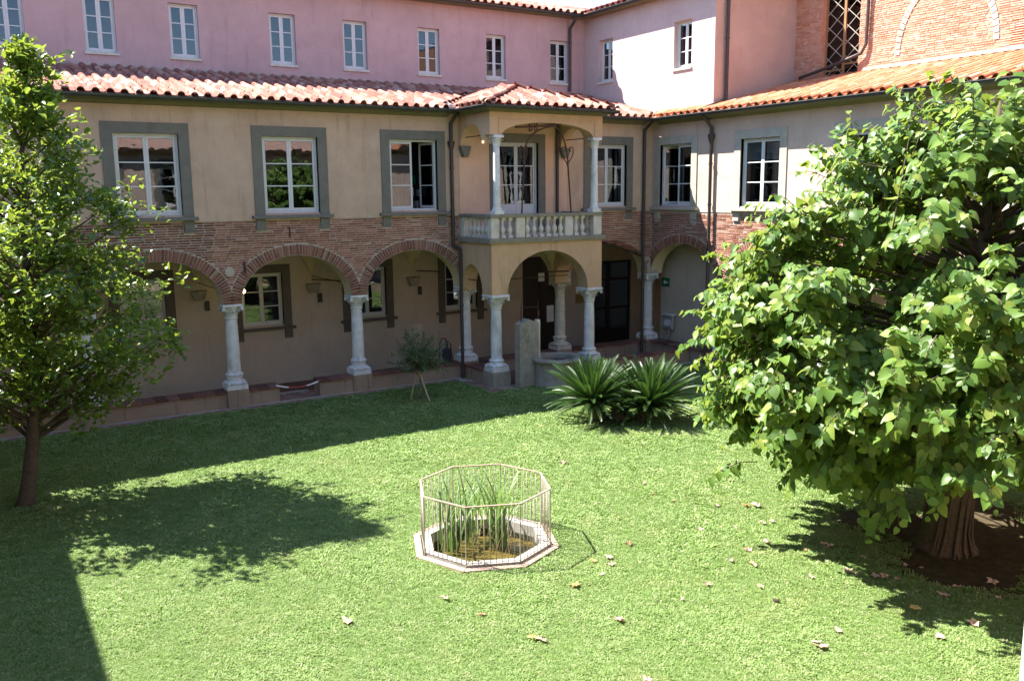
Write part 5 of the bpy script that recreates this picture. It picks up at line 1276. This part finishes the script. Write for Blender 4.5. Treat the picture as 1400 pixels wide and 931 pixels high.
for q_ in range(26):      # loose upright shoots on top of the crown
    a = rng.uniform(0, 6.28); c = axr(5.6)+CR*rng.uniform(-1.9, 1.6)+CF*rng.uniform(-1.4, 1.2); c.z = rng.uniform(5.35, 5.7)-.12*abs((c-axr(5.6)).dot(CR)); d = Vector((rng.gauss(0, .15), rng.gauss(0, .15), 1)).normalized(); L = rng.uniform(.6, 1.15)
    wd.tube([c-d*.5, c+d*L], [.012, .004], 5)
    for i in range(13):
        p = c+d*L*i/12; az = i*2.4; ld = Vector((math.cos(az), math.sin(az), -.55+rng.gauss(0, .2))).normalized()
        pos.append(p+ld*.03); dr_.append(ld); nm_.append(Vector((math.cos(az)*.5, math.sin(az)*.5, 1)).normalized()); sz.append(rng.uniform(.12, .19)*(1-.5*i/12))
make_crown(RT, np.array(pos), np.array(dr_), np.array(nm_), np.array(sz), 'heart', 'leaf_right', 300)
wd.build('trunk', M['bark'], RT, True)

# --- olive sapling
OT = thing('olive_sapling', 'small grey green staked sapling on shaded grass before the arcade', 'sapling', (-9.36, -2.15, .05))
ob = Vector((-9.36, -2.15, 0)); wd = MB(); wd.tube([ob, ob+Vector((.01, 0, .4)), ob+Vector((0, 0, .75)), ob+Vector((.0, 0, 1.2))], [.03, .026, .024, .018], 7)
pos = []; dr_ = []; nm_ = []; sz = []
for k in range(95):
    a = rng.uniform(0, 6.28); e = rng.uniform(-.25, 1.2); r_ = rng.uniform(.4, .95); c = ob+Vector((0, 0, .98))
    d = Vector((math.cos(a)*math.cos(e), math.sin(a)*math.cos(e), math.sin(e)*1.1)); tip = c+d*r_; p0 = ob+Vector((0, 0, rng.uniform(.7, 1.15)))
    pth = bez([p0, p0.lerp(tip, .5)+Vector((0, 0, .08)), tip], 5); wd.tube(pth, [.01, .008, .006, .005, .004, .002], 4)
    for i in range(44):
        q = rng.uniform(1.0, 5); k0 = min(4, int(q)); p = pth[k0].lerp(pth[k0+1], q-k0)
        pos.append(p); dr_.append((d*.6+Vector((rng.gauss(0, .6), rng.gauss(0, .6), rng.gauss(.1, .5)))).normalized()); nm_.append(Vector((rng.gauss(0, .6), rng.gauss(0, .6), 1)).normalized()); sz.append(rng.uniform(.075, .125))
wd.build('trunk', M['bark_pale'], OT, True); make_crown(OT, np.array(pos), np.array(dr_), np.array(nm_), np.array(sz), 'thin', 'olive')
m = MB(); m.tube([(-9.30, -2.62, .0), (-9.40, -2.15, .85)], .022, 7); m.build('stake', M['wood_stake'], OT)
m = MB(); m.tube([(-9.60, -2.0, .0), (-9.40, -2.12, .9)], .018, 7); m.build('stake', M['wood_stake'], OT)
m = MB()
for k in range(5):
    q = Vector((-9.42+rng.uniform(-.14, .14), -1.95+rng.uniform(-.05, .05), 1.2+rng.uniform(-.2, .22))); m.lathe([(.01, q.z-.05), (.06, q.z-.02), (.07, q.z+.03), (.02, q.z+.06)], q.x, q.y, 7)
m.build('blue_wrap', M['blue'], OT)

# =================================================================== LAWN BLADES (stuff)
def tuft_mesh(seed):
    r_ = np.random.default_rng(seed); V = []; F = []
    for b in range(18):
        a = r_.uniform(0, 6.28); q = r_.uniform(0, .05); L = r_.uniform(.022, .048); w_ = r_.uniform(.007, .012); ln = r_.uniform(.55, 1.35); ba = a+r_.normal(0, .8)
        p = np.array((q*math.cos(a), q*math.sin(a), 0)); d = np.array((math.cos(ba)*math.sin(ln), math.sin(ba)*math.sin(ln), math.cos(ln))); s_ = np.array((-math.sin(ba), math.cos(ba), 0))*w_/2
        o = len(V); m_ = p+d*L*.55+np.array((0, 0, .004)); t_ = p+d*L; V += [p-s_*.6, p+s_*.6, m_+s_, t_-np.array((0, 0, .006)), m_-s_]; F += [(o, o+1, o+2, o+4), (o+4, o+2, o+3, o+3)]
    me = bpy.data.meshes.new('grass_tuft'); me.from_pydata([tuple(v) for v in V], [], [f[:3] if f[2] == f[3] else f for f in F]); me.materials.append(M['grass'])
    return me
tcol = bpy.data.collections.new('grass_tufts')
for k in range(5): tcol.objects.link(bpy.data.objects.new('grass_tuft', tuft_mesh(k)))
def lawn_points():
    P_ = []
    rr = np.random.default_rng(5)
    for x0 in np.arange(-21.5, 1, 1.0):
        for y0 in np.arange(-21.5, 1, 1.0):
            c = Vector((x0+.5, y0+.5, 0)); v = c-CAM; dz = v.dot(fw)
            if dz < 4: continue
            u_, v_ = v.dot(rt)/dz*1202.8, -v.dot(up)/dz*1202.8
            if abs(u_) > 700+1500/dz*1.6 or v_ > 465+1500/dz*2.4: continue
            n = int(np.clip(1100*(11/dz)**1.3, 260, 1100))
            q = np.c_[rr.uniform(x0, x0+1, n), rr.uniform(y0, y0+1, n), np.full(n, np.clip(dz/11, 1, 1.9))]
            P_.append(q)
    q = np.concatenate(P_); x, y = q[:, 0], q[:, 1]
    keep = (y < FY-.44) & (x < FX-.02)
    keep &= ~((x > XL-.40) & (y > YF-.46))
    dx, dy = np.abs(x-PC.x), np.abs(y-PC.y)
    ap = 1.18*math.cos(math.pi/8)
    inside = np.ones(len(x), bool)
    for k in range(8):
        a = R(45*k+22.5); inside &= ((x-PC.x)*math.cos(a)+(y-PC.y)*math.sin(a)) < ap
    keep &= ~inside
    dt = np.hypot(x+6.3, y+15.5)+.35*np.sin(x*3.1+y*1.7)+.3*np.sin(x*1.3-y*2.9)
    keep &= rr.random(len(x)) < np.clip((dt-1.55)/.9, 0.0, 1)
    return q[keep]
q = lawn_points()
gm = bpy.data.meshes.new('lawn_points'); gm.vertices.add(len(q)); gm.vertices.foreach_set('co', np.c_[q[:, :2], np.full(len(q), .045)].astype(np.float32).ravel())
at = gm.attributes.new('sc', 'FLOAT', 'POINT'); at.data.foreach_set('value', (q[:, 2]*nrng.uniform(.7, 1.3, len(q))*(1+.16*np.sin(q[:, 0]*1.9+np.sin(q[:, 1]*1.3)*2)+.14*np.sin(q[:, 1]*2.7+np.sin(q[:, 0]*2.1)*1.6)+.12*np.sin(q[:, 0]*6.1-q[:, 1]*4.7))).astype(np.float32))
gm.update()
go = bpy.data.objects.new('lawn_grass', gm); col.objects.link(go); go['kind'] = 'stuff'; go['label'] = 'short green clover lawn of the courtyard'; go['category'] = 'grass'
ng = bpy.data.node_groups.new('grass_scatter', 'GeometryNodeTree')
ng.interface.new_socket('Geometry', in_out='INPUT', socket_type='NodeSocketGeometry'); ng.interface.new_socket('Geometry', in_out='OUTPUT', socket_type='NodeSocketGeometry')
N = ng.nodes; gi = N.new('NodeGroupInput'); gout = N.new('NodeGroupOutput'); ip = N.new('GeometryNodeInstanceOnPoints'); ci = N.new('GeometryNodeCollectionInfo')
ci.inputs['Collection'].default_value = tcol; ci.inputs['Separate Children'].default_value = True; ci.inputs['Reset Children'].default_value = True
ip.inputs['Pick Instance'].default_value = True
rv = N.new('FunctionNodeRandomValue'); rv.data_type = 'FLOAT_VECTOR'; rv.inputs[0].default_value = (-.15, -.15, 0); rv.inputs[1].default_value = (.15, .15, 6.28)
na = N.new('GeometryNodeInputNamedAttribute'); na.data_type = 'FLOAT'; na.inputs['Name'].default_value = 'sc'
ng.links.new(gi.outputs[0], ip.inputs['Points']); ng.links.new(ci.outputs[0], ip.inputs['Instance']); ng.links.new(rv.outputs[0], ip.inputs['Rotation']); ng.links.new(na.outputs[0], ip.inputs['Scale']); ng.links.new(ip.outputs[0], gout.inputs[0])
md = go.modifiers.new('grass', 'NODES'); md.node_group = ng

# =================================================================== FALLEN LEAVES
FL = [(-7.49, -11.43), (-10.41, -11.76), (-9.1, -11.65), (-9.67, -12.9), (-9.17, -11.19), (-10.12, -14.02), (-10.97, -14.41), (-11.56, -14.55), (-12.51, -13.46), (-11.8, -12.93), (-11.53, -12.95), (-12.63, -14.54), (-13.72, -14.45), (-13.77, -14.36), (-14.0, -13.49), (-14.2, -12.8), (-8.42, -13.26), (-9.17, -13.83), (-8.48, -14.45), (-8.5, -14.33), (-8.99, -15.3), (-9.0, -15.18), (-8.84, -15.48), (-8.75, -15.57), (-8.67, -15.7), (-9.6, -15.02), (-11.04, -16.38), (-11.01, -16.26), (-10.55, -16.22), (-13.24, -15.82), (-9.32, -12.47), (-8.08, -12.62), (-8.6, -13.22), (-9.62, -13.87), (-9.95, -14.29), (-8.65, -12.25), (-8.94, -10.67), (-10.41, -14.85), (-9.66, -16.97), (-8.16, -15.49), (-8.04, -15.66), (-9.0, -17.0), (-8.18, -16.3), (-8.05, -16.78), (-7.69, -16.48), (-8.91, -14.33), (-11.67, -13.17), (-11.98, -13.36), (-10.97, -12.72), (-6.87, -14.24), (-5.96, -11.59), (-9.46, -8.82), (-15.53, -12.73), (-8.59, -16.35), (-8.41, -14.98), (-9.25, -16.37), (-8.24, -12.52), (-9.13, -13.14)]
def dry_leaf(seed):
    rr = random.Random(seed); m = MB(); n = 16; vs_ = [(0, 0, .02)]
    for i in range(n):
        a = 2*math.pi*i/n; r_ = (1.0 if i % 3 == 0 else .55)*rr.uniform(.75, 1.1)*.5; vs_.append((r_*math.cos(a), r_*.8*math.sin(a), .10*rr.random()+.14*abs(math.sin(a*1.5+seed))))
    m.add(vs_, [(0, 1+i, 1+(i+1) % n) for i in range(n)]); return m.mesh('fallen_leaf', M['fallen'])
DL = [dry_leaf(i) for i in range(6)]
for i, (x, y) in enumerate(FL):
    s_ = rng.choice((.10, .13, .16, .18, .22))*rng.uniform(.85, 1.15)
    o = place(DL[rng.randrange(6)], 'fallen_leaf', None, Matrix.Translation((x, y, .08)) @ Matrix.Rotation(rng.uniform(0, 6.28), 4, 'Z') @ Matrix.Rotation(rng.uniform(-.25, .25), 4, 'X') @ Matrix.Diagonal((s_, s_, s_, 1)))
    dpond = math.hypot(x-PC.x, y-PC.y); dtree = math.hypot(x+7.0, y+15.35)
    lab = 'dry curled leaf on the grass close beside the octagonal pond' if dpond < 2.2 else 'dry leaf lying in the ring of ground around the right tree' if dtree < 2.3 else 'dry curled leaf on the near sunlit grass below the pond' if y < -13.8 and x < -9.3 else 'dry leaf on the open lawn between pond, cycads and right tree'
    tag(o, lab, 'leaf', 'fallen dry leaves on the lawn')
m = MB()
for k in range(6): m.lathe([(.0, k*.014), (.036-.004*k, k*.014+.006), (.034-.004*k, k*.014+.014), (.0, k*.014+.016)], 0, 0, 9)
me = m.mesh('pine_cone', M['bark'])
tag(place(me, 'pine_cone', None, Matrix.Translation((-10.56, -15.22, .07)) @ Matrix.Rotation(1.2, 4, 'X')), 'small dark cone lying on sunlit grass', 'cone')
